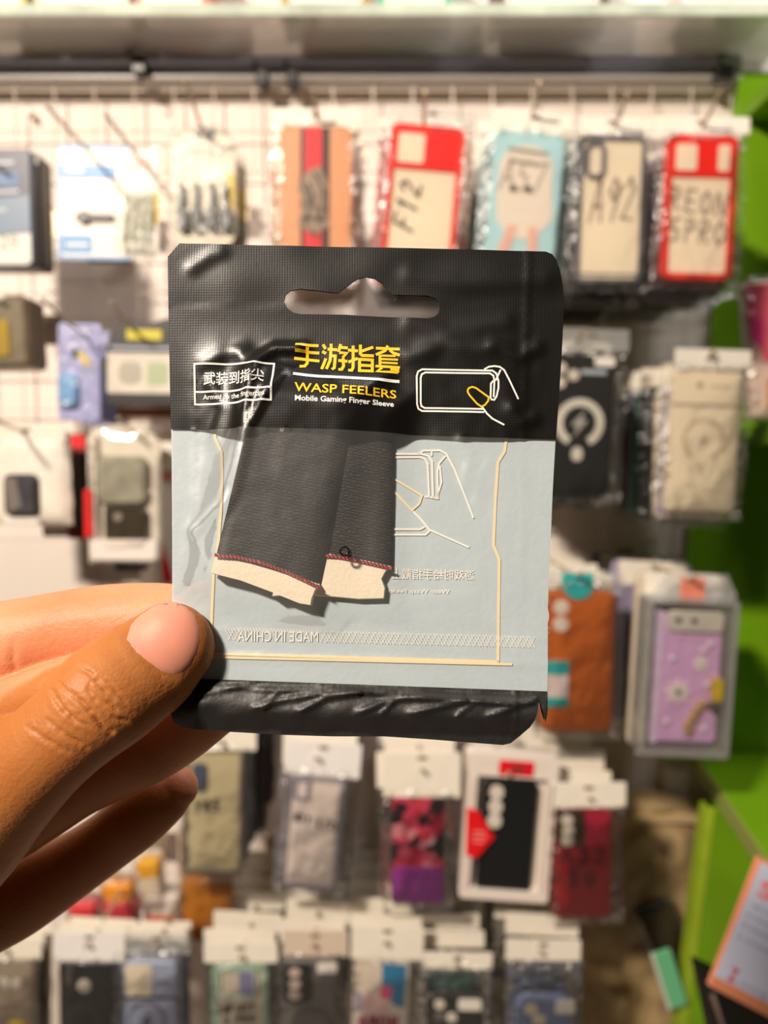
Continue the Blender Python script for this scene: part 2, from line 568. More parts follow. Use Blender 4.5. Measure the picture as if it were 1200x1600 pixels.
class Pk:
    """a thing that hangs in the shop; its parts are laid out in photo pixels at its own distance"""

    def __init__(s, name, label, cat, rect, Y=0.80, roll=0.0, group=None, yaw=0.0):
        s.x0, s.y0, s.x1, s.y1 = rect
        s.cx, s.cy = (s.x0 + s.x1) / 2, (s.y0 + s.y1) / 2
        s.Y, s.k = Y, Y / F
        s.roll = roll
        s.t = thing(name, label, cat, at(s.cx, s.cy, Y), (0, R(roll), R(yaw)), group)

    def P(s, px, py):
        return ((px - s.cx) * s.k, (s.cy - py) * s.k)

    def rr(s, x0, y0, x1, y1, r=0):
        a, b = s.P(x0, y0), s.P(x1, y1)
        return rrect(a[0], b[1], b[0], a[1], r * s.k)

    def slab(s, name, x0, y0, x1, y1, r, yf, yb, m, parent=None, bev=0.0005, label=None):
        return MB().slab(s.rr(x0, y0, x1, y1, r), yf, yb, bev).build(name, m, parent or s.t, label=label)

    def poly(s, name, pts, yf, yb, m, parent=None, bev=0.0003, label=None):
        return MB().slab([s.P(*p) for p in pts], yf, yb, bev).build(name, m, parent or s.t, label=label)

    def frame(s, name, x0, y0, x1, y1, r, bw, yf, yb, m, parent=None, label=None):
        return MB().frame(s.rr(x0, y0, x1, y1, r), s.rr(x0 + bw, y0 + bw, x1 - bw, y1 - bw, max(r - bw, 1)), yf, yb).build(name, m, parent or s.t, label=label)

    def ring(s, name, cx, cy, ro, ri, a0, a1, yf, m, parent=None, label=None):
        n = 36
        pts = []
        for k in range(n + 1):
            a = R(a0 + (a1 - a0) * k / n)
            pts.append((cx + ro * math.cos(a), cy - ro * math.sin(a)))
        for k in range(n, -1, -1):
            a = R(a0 + (a1 - a0) * k / n)
            pts.append((cx + ri * math.cos(a), cy - ri * math.sin(a)))
        mb = MB()
        P2 = [s.P(*p) for p in pts]
        N = n + 1
        vs = [(x, yf, z) for x, z in P2] + [(x, yf + .0006, z) for x, z in P2]
        fs = []
        for k in range(n):
            fs.append((k, k + 1, 2 * N - 2 - k, 2 * N - 1 - k))
        for k in range(2 * N):
            l = (k + 1) % (2 * N)
            fs.append((k, l, 2 * N + l, 2 * N + k))
        return mb.add(vs, fs).build(name, m, parent or s.t, label=label)

    def strokes(s, name, lines, w, yf, m, parent=None, th=0.0003):
        mb = MB()
        for l in lines:
            for q in ribbon([s.P(*p) for p in l], w * s.k):
                vs = [(v.x, yf, v.y) for v in q] + [(v.x, yf + th, v.y) for v in q]
                mb.add(vs, [(0, 1, 2, 3), (4, 5, 6, 7), (0, 1, 5, 4), (1, 2, 6, 5), (2, 3, 7, 6), (3, 0, 4, 7)])
        return mb.build(name, m, parent or s.t, False)

    def pen(s, text, x0, y0, ux, uy, vx, vy, w, yf, m, parent=None):
        """marker-pen words: origin, advance per letter and height vector, all in photo pixels"""
        L = []
        for i, ch in enumerate(text):
            for st in PEN[ch]:
                L.append([(x0 + ux * (i + a * .75) + vx * b, y0 + uy * (i + a * .75) + vy * b) for a, b in st])
        return s.strokes('handwriting', L, w, yf, m, parent)

    def text(s, string, x0, y0, x1, y1, yf, m, parent=None, bold=0.0, name='lettering'):
        vs, fs = glyphs(string, bold)
        V = [s.P(x0 + (x1 - x0) * a, y1 + (y0 - y1) * b) for a, b in vs]
        return MB().add([(x, yf, z) for x, z in V], fs).build(name, m, parent or s.t, False)

    def bag(s, x0, y0, x1, y1, df=0.006, db=0.012, seed=0, name='clear_bag', m=None, amp=0.0022):
        return bag_mesh(s.P(x0, y0), s.P(x1, y1), df, db, seed, amp).build(name, [m or m_film, m or m_rim], s.t, sharp=0.35)

    def header(s, x0, y0, x1, y1, y=-0.001, m=None, hole=True):
        h = s.slab('header_strip', x0, y0, x1, y1, 3, y - 0.0004, y + 0.0006, m or m_header, bev=0.0002)
        if hole:
            c = (x0 + x1) / 2
            s.slab('hang_hole', c - 8, y0 + 6, c + 8, y0 + 12, 3, y - 0.0008, y - 0.0003, mat('hole_shadowless_grey', (120, 106, 90), 0.7), h, 0)
        return h

    def body(s, m, r=14, th=0.010, bev=0.0018, rect=None, name='case_shell', label=None):
        x0, y0, x1, y1 = rect or (s.x0, s.y0, s.x1, s.y1)
        return s.slab(name, x0, y0, x1, y1, r, 0, th, m, bev=bev, label=label)


def bag_mesh(a, b, df, db, seed, amp=0.0022):
    nx, nz = 16, 22
    x0, x1, z1, z0 = a[0], b[0], a[1], b[1]
    off = Vector((seed * 7.3, seed * 3.1, seed * 1.7))
    mb = MB()
    V = []
    for side in (0, 1):
        for j in range(nz + 1):
            for i in range(nx + 1):
                u, v = i / nx * 2 - 1, j / nz * 2 - 1
                e = max(0, 1 - abs(u) ** 5) ** .5 * max(0, 1 - abs(v) ** 7) ** .5
                x, z = x0 + (x1 - x0) * i / nx, z0 + (z1 - z0) * j / nz
                nn = noise.noise(Vector((x * 60, z * 45, side * 9.0)) + off)
                nn += 0.9 * abs(noise.noise(Vector((x * 140, z * 120, side * 5.0)) + off))
                rim = 0.08 + 0.92 * max(abs(u) ** 4, abs(v) ** 6)
                y = (-df if side == 0 else db) * e + nn * amp * rim
                if side == 0:
                    y = min(y, -0.0012 - .002 * e)
                if i in (0, nx):
                    x += noise.noise(Vector((z * 40, i, 3)) + off) * 0.003
                V.append((x, y, z))
    N = (nx + 1) * (nz + 1)
    fs, mi = [], []
    for side in (0, 1):
        for j in range(nz):
            for i in range(nx):
                p = side * N + j * (nx + 1) + i
                fs.append((p, p + 1, p + nx + 2, p + nx + 1))
                u, v = (i + .5) / nx * 2 - 1, (j + .5) / nz * 2 - 1
                mi.append(1 if side or abs(u) > .78 or abs(v) > .9 else 0)
    mb.add(V, fs)
    mb.mi = mi
    return mb


def hook(px, py, Y, tipdy, tipdz, label):
    """display hook: long wire from the grid, turned up at the front"""
    if py > 1100:
        py += 17
    a = at(px, py, Y)
    t = thing('display_hook', label, 'hook', (a.x, 0.997, a.z))
    d = Y - 0.997
    pts = [(0, -0.004, 0), (0, d * .5, 0), (0, d + 0.012, -0.0005), (0, d, 0), (0, d - 0.006, 0.002)]
    tipdz *= 0.4
    pts += [(0, d - 0.006 - tipdy * q, 0.002 + tipdz * q ** 1.4) for q in (.25, .5, .75, 1)]
    pts.sort(key=lambda p: -p[1])
    MB().tube(pts, 0.0017, 8).build('hook_wire', m_hook, t)
    MB().slab(rrect(-0.012, -0.03, 0.012, 0.008, 0.002), -0.0055, -0.0018, 0.0005).build('grid_plate', m_hook, t)
    MB().tube([(0, d - 0.006 - tipdy, 0.002 + tipdz - .0006), (0, d - 0.0068 - tipdy, 0.002 + tipdz + .0012)], [0.0024, 0.0018], 8).build('ball_tip', m_hook, t)
    return t


def dup(root, loc, rot=None):
    r = root.copy()
    COL.objects.link(r)
    r.location = loc
    if rot:
        r.rotation_euler = rot
    for ch in [c for c in bpy.data.objects if c.parent == root]:
        c = ch.copy()
        COL.objects.link(c)
        c.parent = r
    return r


m_backs = {
    'black': mat('black_case_back', (18, 18, 20), 0.4), 'grey': mat('grey_case_back', (92, 88, 90), 0.4),
    'clear': mat('cream_case_back', (206, 192, 168), 0.45), 'brown': mat('brown_case_back', (118, 66, 30), 0.5),
    'violet': mat('violet_case_back', (150, 138, 168), 0.4), 'navy': mat('navy_case_back', (30, 38, 66), 0.4),
    'red': mat('red_case_back', (134, 40, 40), 0.4), 'teal': mat('teal_case_back', (70, 130, 120), 0.4)}


ORDER = ('right', 'second', 'third', 'fourth', 'fifth', 'sixth', 'seventh', 'eighth')


def stack(pk, n, colors, what, head=None, Y1=0.975, drop=0.0, jx=0.004, cat='phone case', hpx=None):
    """the packets hanging behind the front one on the same hook"""
    protos = {}
    first = pk.Y + 0.024
    w, h = (pk.x1 - pk.x0) * pk.k * 0.97, (pk.y1 - pk.y0) * pk.k
    hh = (hpx[1] - hpx[0]) * pk.k if hpx else 0.024
    hz = (pk.cy - hpx[1]) * pk.k if hpx else h / 2 + 0.004
    hw = (hpx[2] * pk.k) if hpx else w * 1.15
    base = pk.t.location
    for i in range(n):
        Y = first + (Y1 - first) * i / max(1, n - 1)
        c = colors[i % len(colors)]
        loc = (base.x + random.uniform(-jx, jx), Y, base.z - drop * random.uniform(0.2, 1.0) + random.uniform(-.002, .002))
        rot = (R(random.uniform(-1.5, 1.5)), R(pk.roll * .5 + random.uniform(-1.5, 1.5)), R(random.uniform(-3, 3)))
        lab = '%s phone case %s behind %s on its hook' % ('cream backed' if c == 'clear' else c, ORDER[i], what)
        if c not in protos:
            t = thing('phone_case_packet', lab, 'phone case', loc, rot, 'packets behind ' + what)
            MB().slab(rrect(-w / 2, -h / 2, w / 2, h / 2, 0.009, 4), 0, 0.009, 0.0018).build('case_shell', m_backs[c], t)
            bag_mesh((-hw / 2, hz), (hw / 2, -h / 2 - 0.008), 0.005, 0.012, random.randint(1, 99)).build('clear_bag', [m_film, m_rim], t, sharp=0.35)
            if head != 'none':
                MB().slab(rrect(-hw / 2, hz - .001, hw / 2, hz + hh, 0.002, 2), -0.0006, 0.0006, 0.0002).build('header_strip', m_header, t)
            protos[c] = t
        else:
            dup(protos[c], loc, rot)['label'] = lab

# ---- top row, left to right
def col(name, rgb, rough=0.4, **k):
    return mat(name, rgb, rough, **k)


m_pale_ink = col('pale_grey_marker_ink', (156, 142, 128), 0.6)
white_print = col('white_print', (236, 230, 220))

p = Pk('accessory_box', 'navy and white accessory box cut off by the left edge, top row', 'box', (-75, 237, 48, 412), 0.82)
b = p.slab('box_body', -75, 237, 48, 412, 6, 0, 0.012, col('navy_print', (30, 40, 66), var=0.25, vscale=25), bev=0.001)
p.poly('pale_panel', [(-73, 372), (46, 362), (46, 404), (40, 410), (-73, 410)], -0.0006, 0.0002, col('pale_blue_print', (216, 216, 206)))
p.poly('grey_blue_panel', [(-73, 318), (46, 305), (46, 361), (-73, 371)], -0.0005, 0.0002, col('steel_blue_print', (104, 124, 146)))
p.slab('blue_badge', -70, 272, 30, 292, 4, -0.0007, 0, col('bright_blue_print', (52, 96, 150)), bev=0.0001)
p.text('29', -2, 366, 26, 386, -0.0009, col('grey_print', (150, 146, 136)))
p.strokes('lettering', [[(-40, 258), (22, 258)], [(-40, 304), (28, 300)], [(-40, 330), (8, 328)]], 5, -0.0009, col('pale_lettering', (176, 184, 194)))
hook(-15, 250, 0.82, 0.06, 0.03, 'hook carrying the navy and white accessory box')
p = Pk('accessory_box', 'black edged box with white lower border behind the navy accessory box', 'box', (-80, 242, 60, 412), 0.845)
p.slab('box_body', -80, 242, 62, 414, 8, 0, 0.03, m_black, bev=0.001)
p.frame('white_border', -80, 250, 58, 412, 8, 8, -0.0008, 0.0, white_print)
p.slab('printed_face', -72, 262, 50, 402, 4, -0.0005, 0.0001, col('dark_print', (40, 40, 46)), bev=0)

p = Pk('cable_card', 'white card with sky blue banner and small dark plug printed on it', 'card', (92, 232, 206, 402), 0.83, 1)
p.slab('backing_card', 92, 232, 206, 402, 4, 0, 0.001, col('white_card', (238, 230, 218)), bev=0.0002)
p.frame('blue_border', 92, 232, 206, 402, 4, 5, -0.0004, 0.0002, col('sky_blue_print', (120, 168, 220)))
p.slab('blue_banner', 98, 261, 180, 281, 1, -0.0006, 0.0001, col('banner_blue', (60, 138, 204)), bev=0)
p.slab('blue_label', 98, 366, 144, 392, 1, -0.0006, 0.0001, col('label_blue', (76, 146, 206)), bev=0)
p.strokes('lettering', [[(106, 270), (130, 270)], [(106, 380), (136, 380)]], 5, -0.0009, white_print)
o = p.slab('plug', 120, 334, 178, 345, 4, -0.004, 0, col('dark_grey_plastic', (66, 60, 58)), bev=0.001)
p.slab('plug_cap', 126, 331, 140, 349, 3, -0.005, 0, m_black, o, bev=0.001)
hook(150, 252, 0.83, 0.11, 0.004, 'hook with a long upturned tip in front of the blue and white card')
p = Pk('cable_card', 'dark blue edged card peeping out below the blue and white card', 'card', (135, 260, 205, 407), 0.87)
p.slab('backing_card', 135, 255, 205, 407, 4, 0, 0.002, col('deep_blue_card', (60, 88, 122)), bev=0.0003)
p.slab('printed_panel', 140, 262, 200, 380, 4, -0.0006, 0, white_print, bev=0.0001)

p = Pk('cable_blister', 'pale green clear blister pack with a yellow mark beside the blue card', 'blister', (183, 230, 250, 402), 0.80, 2)
p.slab('backing_card', 186, 240, 246, 398, 10, 0.003, 0.004, col('pale_pink_green_card', (222, 214, 204), var=0.06, vscale=60), bev=0.0002)
p.slab('blister_shell', 183, 230, 250, 402, 14, -0.008, 0.004, m_blister, bev=0.004)
p.slab('yellow_mark', 236, 300, 247, 346, 2, 0.0022, 0.003, col('yellow_print', (226, 192, 70)), bev=0)
p.slab('pink_label', 192, 246, 236, 264, 3, 0.0022, 0.003, col('pink_print', (228, 190, 180)), bev=0)
mb = MB()
for a in range(4):
    xx = 196 + a * 12
    mb.tube([(p.P(xx, 300)[0], -0.001, p.P(xx, 300)[1]), (p.P(xx + 4, 330)[0], -0.003, p.P(xx, 330)[1]), (p.P(xx - 2, 370)[0], -0.001, p.P(xx, 370)[1]), (p.P(xx + 3, 390)[0], -0.001, p.P(xx, 390)[1])], 0.0024, 8)
mb.build('coiled_cable', col('pale_green_plastic', (226, 228, 210), 0.2, coat=0.6), p.t)
hook(216, 248, 0.80, 0.085, 0.004, 'hook holding the pale green cable blister')

p = Pk('adapter_blister', 'clear domed blister holding four dark cable ends on grey card', 'blister', (263, 205, 368, 382), 0.80)
p.slab('backing_card', 266, 210, 365, 380, 26, 0.006, 0.007, col('grey_green_card', (222, 212, 190), var=0.05, vscale=50), bev=0.0002)
p.slab('blister_shell', 263, 205, 368, 382, 30, -0.010, 0.024, m_blister, bev=0.005)
p.slab('yellow_mark', 352, 270, 364, 322, 2, 0.005, 0.006, col('yellow_print', (226, 192, 70)), bev=0)
p.slab('hang_hole', 304, 204, 336, 216, 5, 0.0045, 0.0058, m_black, bev=0)
for xx in (284, 306, 330, 350):
    o = p.slab('cable_end', xx - 7, 322, xx + 8, 356, 3, -0.004, 0.004, col('dark_slate_plastic', (58, 60, 60)), bev=0.001)
    p.slab('connector', xx - 3, 286, xx + 4, 322, 2, -0.002, 0.003, col('slate_plastic', (84, 84, 80)), o, bev=0.0006)
p.slab('card_strip', 284, 226, 350, 240, 2, 0.0048, 0.006, col('pink_print', (222, 186, 168)), bev=0)
for i in range(1):
    q = dup(p.t, p.t.location + Vector((0.004 * (i + 1), 0.04 * (i + 1), 0)))
    q['label'] = 'clear blister hanging behind the blister of four dark cable ends'
    q['group'] = 'blisters behind the four cable ends'
hook(318, 208, 0.80, 0.06, 0.045, 'hook with a tilted tip above the four cable ends')

p = Pk('phone_case_packet', 'tan phone case with a central red and black stripe in a clear bag', 'phone case', (437, 203, 550, 432), 0.79, 0.5)
b = p.body(col('tan_leatherette', (222, 158, 112), 0.4), 14)
for nm, x0, x1, m in (('black_stripe', 470, 514, col('stripe_black', (44, 36, 34))), ('red_stripe', 476, 503, col('stripe_red', (220, 30, 42)))):
    p.slab(nm, x0, 206, x1, 430, 1, -0.0006 - (0.0003 if 'red' in nm else 0), 0.0002, m, b, bev=0)
p.poly('printed_emblem', [(478, 272), (500, 262), (512, 290), (508, 330), (516, 352), (490, 366), (466, 350), (474, 318), (464, 296)], -0.0014, 0, col('grey_emblem', (150, 128, 108), var=0.35, vscale=160), b, bev=0)
p.strokes('emblem_lines', [[(470, 280), (484, 318), (478, 352)], [(492, 274), (506, 300), (500, 345)], [(482, 290), (494, 330)], [(474, 340), (508, 342)], [(486, 360), (498, 368)]], 4, -0.0018, col('emblem_ink', (72, 60, 52)), b)
p.bag(424, 196, 562, 445, seed=1)
p.header(428, 178, 560, 203)
stack(p, 3, ['black', 'clear', 'brown'], 'the tan striped phone case', hpx=(178, 203, 132), Y1=0.88)
hook(495, 190, 0.79, 0.03, 0.03, 'hook above the tan striped phone case')


def redcase(label, rect, roll, Y, seed, cams):
    p = Pk('phone_case_packet', label, 'phone case', rect, Y, roll)
    x0, y0, x1, y1 = rect
    p.slab('insert_card', x0 + 4, y0 + 4, x1 - 4, y1 - 4, 10, 0.002, 0.009, m_insert)
    m = col('red_case_rim', (226, 52, 36))
    p.frame('case_rim', x0, y0, x1, y1, 14, 9, -0.001, 0.010, m, label='red rim')
    h = (y1 - y0) * .285
    o = p.slab('camera_panel', x0 + 7, y0 + 6, x1 - 7, y0 + h, 6, -0.0005, 0.0025, col('red_camera_panel', (228, 24, 14)), bev=0.0003)
    for a, c in cams:
        p.slab('camera_window', x0 + a, y0 + 14, x0 + c, y0 + h - 8, 4, -0.0012, 0, m_insert, o, bev=0.0002)
    return p


p = redcase('red rimmed clear phone case with sideways handwriting F12', (602, 202, 716, 432), 5, 0.79, 2, [(14, 54)])
p.pen('F12', 648, 362, 3, -26, -30, -12, 4.0, 0.0012, m_dark_ink)
p.bag(588, 194, 730, 446, seed=2)
p.header(600, 176, 728, 200, m=film('clear_header', gloss=0.05, haze=0.18, rough=0.1, bump=0.6, bscale=80))
stack(p, 4, ['black', 'black', 'grey'], 'the red rimmed F12 case', hpx=(176, 200, 128), Y1=0.90)
hook(662, 190, 0.79, 0.03, 0.025, 'hook above the red rimmed case marked F12')

p = Pk('phone_case_packet', 'light blue phone case with white blob figure and pink bands', 'phone case', (764, 212, 874, 428), 0.79, 5)
b = p.body(col('light_blue_case', (176, 214, 220), 0.4), 14)
p.slab('white_figure', 776, 232, 858, 330, 36, -0.0010, 0.0002, col('figure_cream', (226, 214, 200)), b, bev=0.0002)
p.poly('white_figure', [(774, 290), (858, 290), (864, 340), (838, 372), (800, 372), (778, 344)], -0.0008, 0.0002, col('figure_cream', (226, 214, 200)), b, bev=0.0002)
for cx in (800, 823):
    p.slab('eye', cx - 5, 292, cx + 5, 303, 5, -0.0016, -0.0009, m_dark_ink, b, bev=0)
for a in ([(797, 352), (812, 352), (792, 430), (772, 430)], [(828, 352), (842, 352), (850, 430), (834, 430)]):
    p.poly('pink_band', a, -0.0012, -0.0002, col('pink_band', (226, 178, 162)), b, bev=0)
p.strokes('printed_words', [[(788, 240), (846, 243)], [(792, 257), (838, 260)]], 5, -0.0015, col('grey_words', (150, 142, 134)), b)
p.pen('A57', 778, 300, 24, 1, 6, -46, 3, -0.0017, col('faded_ink', (176, 158, 144), 0.6), b)
p.bag(748, 205, 888, 446, seed=3)
p.header(756, 182, 890, 208)
stack(p, 6, ['grey', 'black', 'clear'], 'the light blue phone case', hpx=(182, 208, 134))
hook(830, 184, 0.79, 0.035, 0.03, 'hook above the light blue phone case')

p = Pk('phone_case_packet', 'grey rimmed clear phone case with large handwriting A92', 'phone case', (902, 217, 1006, 438), 0.79, 1)
p.slab('insert_card', 906, 221, 1002, 434, 10, 0.002, 0.009, m_insert)
m = col('smoke_grey_rim', (110, 106, 112))
p.frame('case_rim', 902, 217, 1006, 438, 14, 7, -0.001, 0.010, m)
p.frame('camera_rim', 912, 226, 944, 282, 14, 6, -0.0012, 0.002, m)
p.strokes('lower_seam', [[(908, 424), (1000, 424)]], 3, 0.0012, m)
p.pen('A92', 922, 346, 24, -2, 8, -62, 5, 0.0014, col('faded_ink', (176, 158, 144), 0.6))
p.bag(886, 212, 1018, 452, seed=4)
p.header(892, 190, 1012, 216)
stack(p, 7, ['black', 'brown', 'grey', 'black'], 'the grey A92 case', drop=0.012, hpx=(190, 216, 120))
hook(960, 200, 0.79, 0.035, 0.03, 'hook above the grey rimmed case marked A92')

p = redcase('red rimmed clear phone case with handwriting REON 5PRO', (1039, 217, 1147, 432), 1.5, 0.79, 5, [(14, 46), (78, 96)])
p.pen('REON', 1048, 326, 23, 3, 2, -33, 4, 0.0014, m_pale_ink)
p.pen('5PRO', 1048, 374, 23, 1, 3, -34, 4, 0.0014, m_pale_ink)
p.bag(1022, 212, 1160, 448, seed=5)
p.header(1016, 190, 1162, 217)
stack(p, 7, ['black', 'violet', 'black', 'clear'], 'the red REON case', drop=0.010, hpx=(190, 217, 146))
hook(1096, 200, 0.79, 0.035, 0.035, 'hook above the red rimmed case marked REON 5PRO')

# ---- second row
p = Pk('gadget_pouch', 'dark olive pouch seen edge on at the left edge of the second row', 'pouch', (-40, 452, 46, 572), 0.84, -2)
p.slab('pouch_body', -40, 462, 42, 572, 10, 0, 0.045, col('olive_brown_card', (112, 98, 72), var=0.2, vscale=60), bev=0.004)
p.slab('gold_strip', -38, 500, 14, 556, 6, -0.002, 0.001, col('gold_foil', (190, 160, 70), 0.25, metal=0.5), bev=0.0006)
p.header(-40, 450, 10, 470)
hook(-10, 462, 0.84, 0.04, 0.03, 'hook holding the dark olive pouch')

p = Pk('gadget_blister', 'violet blue blister card with light blue gadget and yellow flash', 'blister', (90, 507, 156, 655), 0.81, 1.5)
p.slab('backing_card', 90, 507, 156, 655, 5, 0.002, 0.003, col('violet_blue_card', (176, 178, 226), var=0.12, vscale=40), bev=0.0003)
p.slab('gadget', 92, 585, 122, 636, 10, -0.006, 0.002, col('light_blue_plastic', (130, 176, 222), 0.25), bev=0.003)
p.poly('yellow_flash', [(118, 552), (128, 548), (142, 566), (134, 574)], 0.0012, 0.002, col('flash_yellow', (212, 186, 70)), bev=0)
p.slab('dark_slot', 112, 545, 120, 560, 3, 0.0012, 0.002, m_black, bev=0)
p.slab('blister_shell', 94, 512, 152, 650, 8, -0.009, 0.002, m_blister, bev=0.004)
for i in range(2):
    q = dup(p.t, p.t.location + Vector((-0.006 * i, 0.05 * (i + 1), 0)))
    q['label'] = 'violet blue blister card, %s behind the one with the yellow flash' % ('right', 'second')[i]
    q['group'] = 'blisters behind the violet blue card'
hook(124, 518, 0.81, 0.08, 0.035, 'hook holding the violet blue blister card')

p = Pk('gadget_box', 'black box with yellow label and white picture left of the black packet', 'box', (164, 500, 292, 640), 0.80, 1)
b = p.slab('box_body', 166, 540, 292, 632, 4, 0, 0.05, col('charcoal_print', (46, 44, 44)), bev=0.001)
p.poly('hang_tab', [(168, 545), (172, 520), (205, 500), (228, 508), (262, 498), (292, 512), (292, 545)], 0.001, 0.003, col('charcoal_print', (46, 44, 44)))
p.slab('yellow_label', 198, 516, 252, 532, 2, 0.0002, 0.0012, col('label_yellow', (206, 190, 40)), bev=0)
p.slab('white_picture', 168, 552, 290, 614, 3, -0.0006, 0.0002, col('white_picture', (214, 206, 190), var=0.12, vscale=40), b, bev=0)
p.slab('grey_gadget_print', 186, 566, 222, 600, 12, -0.0009, -0.0004, col('picture_grey', (178, 170, 156)), b, bev=0)
p.slab('green_gadget_print', 230, 566, 262, 600, 6, -0.0009, -0.0004, col('picture_green', (176, 186, 150)), b, bev=0)
p.strokes('lettering', [[(176, 544), (282, 544)]], 4, -0.0006, col('pale_lettering', (176, 184, 194)), b)
hook(205, 512, 0.80, 0.05, 0.03, 'hook holding the black box with the yellow label')
p = Pk('gadget_box', 'rust brown box deeper on the hook of the black yellow labelled box', 'box', (170, 540, 285, 650), 0.89)
p.slab('box_body', 160, 540, 280, 650, 4, 0, 0.05, col('rust_print', (150, 92, 48)), bev=0.001)
p.slab('printed_panel', 176, 556, 270, 632, 4, -0.0005, 0, white_print, bev=0)

p = Pk('earphone_bag', 'white bag with a black earphone pouch in its window', 'bag', (-12, 672, 112, 818), 0.81, 0)
bag_mesh(p.P(-12, 675), p.P(112, 820), 0.010, 0.018, 11, 0.004).build('paper_bag', [col('white_paper', (236, 228, 214), 0.5)] * 2, p.t, sharp=0.5)
p.slab('black_pouch', 14, 740, 68, 806, 12, -0.016, -0.004, col('charcoal_cloth', (52, 50, 54), 0.6, var=0.4, vscale=50), bev=0.004)
p.poly('pouch_grey_panel', [(18, 746), (36, 746), (44, 790), (24, 800)], -0.0168, -0.0155, col('grey_panel', (120, 112, 104)), bev=0.0002)  # lighter grey quad on the black pouch
p.slab('sealed_hem', 10, 808, 66, 818, 3, -0.012, -0.008, white_print)
p.header(-12, 664, 108, 692, y=-0.008)
hook(40, 676, 0.81, 0.08, 0.03, 'hook holding the white earphone bag')
p = Pk('earphone_bag', 'cream paper bag edge on behind the white earphone bag', 'bag', (70, 700, 122, 840), 0.87, 0)
bag_mesh(p.P(66, 690), p.P(124, 836), 0.012, 0.03, 12, 0.004).build('paper_bag', [col('cream_paper', (222, 206, 178), 0.6)] * 2, p.t, sharp=0.5)
p.slab('sealed_hem', 70, 828, 122, 838, 3, -0.008, -0.004, col('violet_hem', (170, 158, 180)))
p.header(72, 684, 120, 706)

p = Pk('glove_packet', 'clear and white packet with red side strip and dark square inside', 'packet', (142, 668, 250, 890), 0.79, 0.5)
p.poly('backing_card', [(142, 668), (214, 660), (250, 690), (250, 880), (142, 880)], 0.004, 0.006, col('pale_tray_card', (226, 216, 200)), bev=0.0003)
p.slab('red_strip', 134, 765, 148, 840, 2, -0.006, 0.012, col('strip_red', (222, 34, 34)))
p.slab('white_side', 140, 680, 152, 880, 2, -0.004, 0.012, col('white_tray', (236, 226, 216)))
p.slab('grey_cloth', 152, 712, 232, 790, 16, -0.006, 0.004, col('grey_green_cloth', (150, 146, 128), 0.7, var=0.25, vscale=70), bev=0.004)
p.slab('dark_square', 168, 792, 226, 842, 3, -0.010, 0.003, col('dark_olive_plastic', (60, 50, 34), 0.3, var=0.3, vscale=90), bev=0.001)
p.slab('button', 183, 800, 197, 814, 7, -0.0125, -0.009, col('grey_button', (150, 140, 128), 0.2))
p.slab('white_tray', 146, 842, 250, 876, 8, -0.012, 0.006, col('white_tray', (236, 226, 216)), bev=0.002)
p.bag(138, 664, 254, 884, 0.013, 0.012, seed=13)
hook(205, 672, 0.79, 0.03, 0.02, 'hook holding the packet with the red side strip')
p = Pk('phone_case_packet', 'black case bottom sticking out below the packet with red strip', 'phone case', (176, 800, 228, 893), 0.83)
p.body(m_backs['black'], 6)
p.slab('camera_panel', 182, 806, 200, 830, 4, -0.001, 0.001, m_backs['grey'])
p = Pk('red_blister_card', 'red and white card peeping out between white bag and clear packet', 'card', (112, 678, 140, 842), 0.85)
p.slab('backing_card', 104, 678, 150, 842, 3, 0, 0.002, col('maroon_card', (120, 30, 34), var=0.2, vscale=30), bev=0.0003)
p.slab('red_banner', 108, 680, 136, 700, 2, -0.0006, 0.0001, col('strip_red', (222, 34, 34)), bev=0)
p.slab('dark_gadget', 110, 706, 134, 826, 3, -0.004, 0, col('dark_green_plastic', (46, 44, 34)), bev=0.001)
p = Pk('red_blister_card', 'white card with red edge half hidden behind the black packet', 'card', (246, 690, 300, 912), 0.84)
p.slab('backing_card', 246, 690, 310, 912, 3, 0, 0.002, col('white_card', (238, 230, 218)), bev=0.0003)
p.poly('red_edge', [(246, 690 + 150), (252, 840), (268, 905), (268, 912), (254, 912)], -0.0008, 0.0001, col('strip_red', (222, 34, 34)), bev=0)
p.slab('red_banner', 240, 735, 300, 752, 3, -0.0008, 0.0001, col('faded_red', (196, 130, 112)), bev=0)

p = Pk('plain_carton', 'plain white carton behind the index finger at the left', 'carton', (-120, 822, 222, 1010), 0.93)
p.slab('box_body', -120, 822, 222, 1010, 3, 0, 0.06, col('plain_white_card', (232, 222, 212), 0.5), bev=0.001)
p.slab('lid', -122, 818, 224, 842, 3, -0.001, 0.061, col('plain_white_lid', (236, 226, 216), 0.5), bev=0.001)
p.strokes('tape', [[(150, 845), (150, 1005)]], 22, -0.0006, col('clear_tape', (226, 214, 206), 0.2))

p = Pk('phone_case_packet', 'black phone case with a white charging ring and lightning bolt', 'phone case', (852, 556, 957, 772), 0.80, 2)
b = p.body(col('matt_black_case', (20, 22, 22), 0.45), 12)
p.ring('charging_ring', 905, 661, 38, 26, -62, 242, -0.0008, col('ring_white', (214, 208, 196)), b)
p.slab('ring_tail', 895, 698, 912, 720, 8, -0.0008, 0.0002, col('ring_white', (214, 208, 196)), b, bev=0)
p.poly('bolt', [(914, 640), (892, 664), (902, 667), (896, 684), (918, 657), (908, 655)], -0.0008, 0.0002, col('bolt_grey', (170, 166, 156)), b, bev=0)
for cx, cy in ((872, 578), (872, 600), (892, 588)):
    p.slab('lens_ring', cx - 9, cy - 9, cx + 9, cy + 9, 9, -0.002, 0.0002, m_lens, b, bev=0.0005)
p.slab('white_sticker', 924, 558, 955, 573, 4, -0.0012, 0.0002, white_print, b, bev=0)
p.strokes('lettering', [[(906, 582), (940, 582)]], 7, -0.0009, col('pale_lettering', (176, 184, 194)), b)
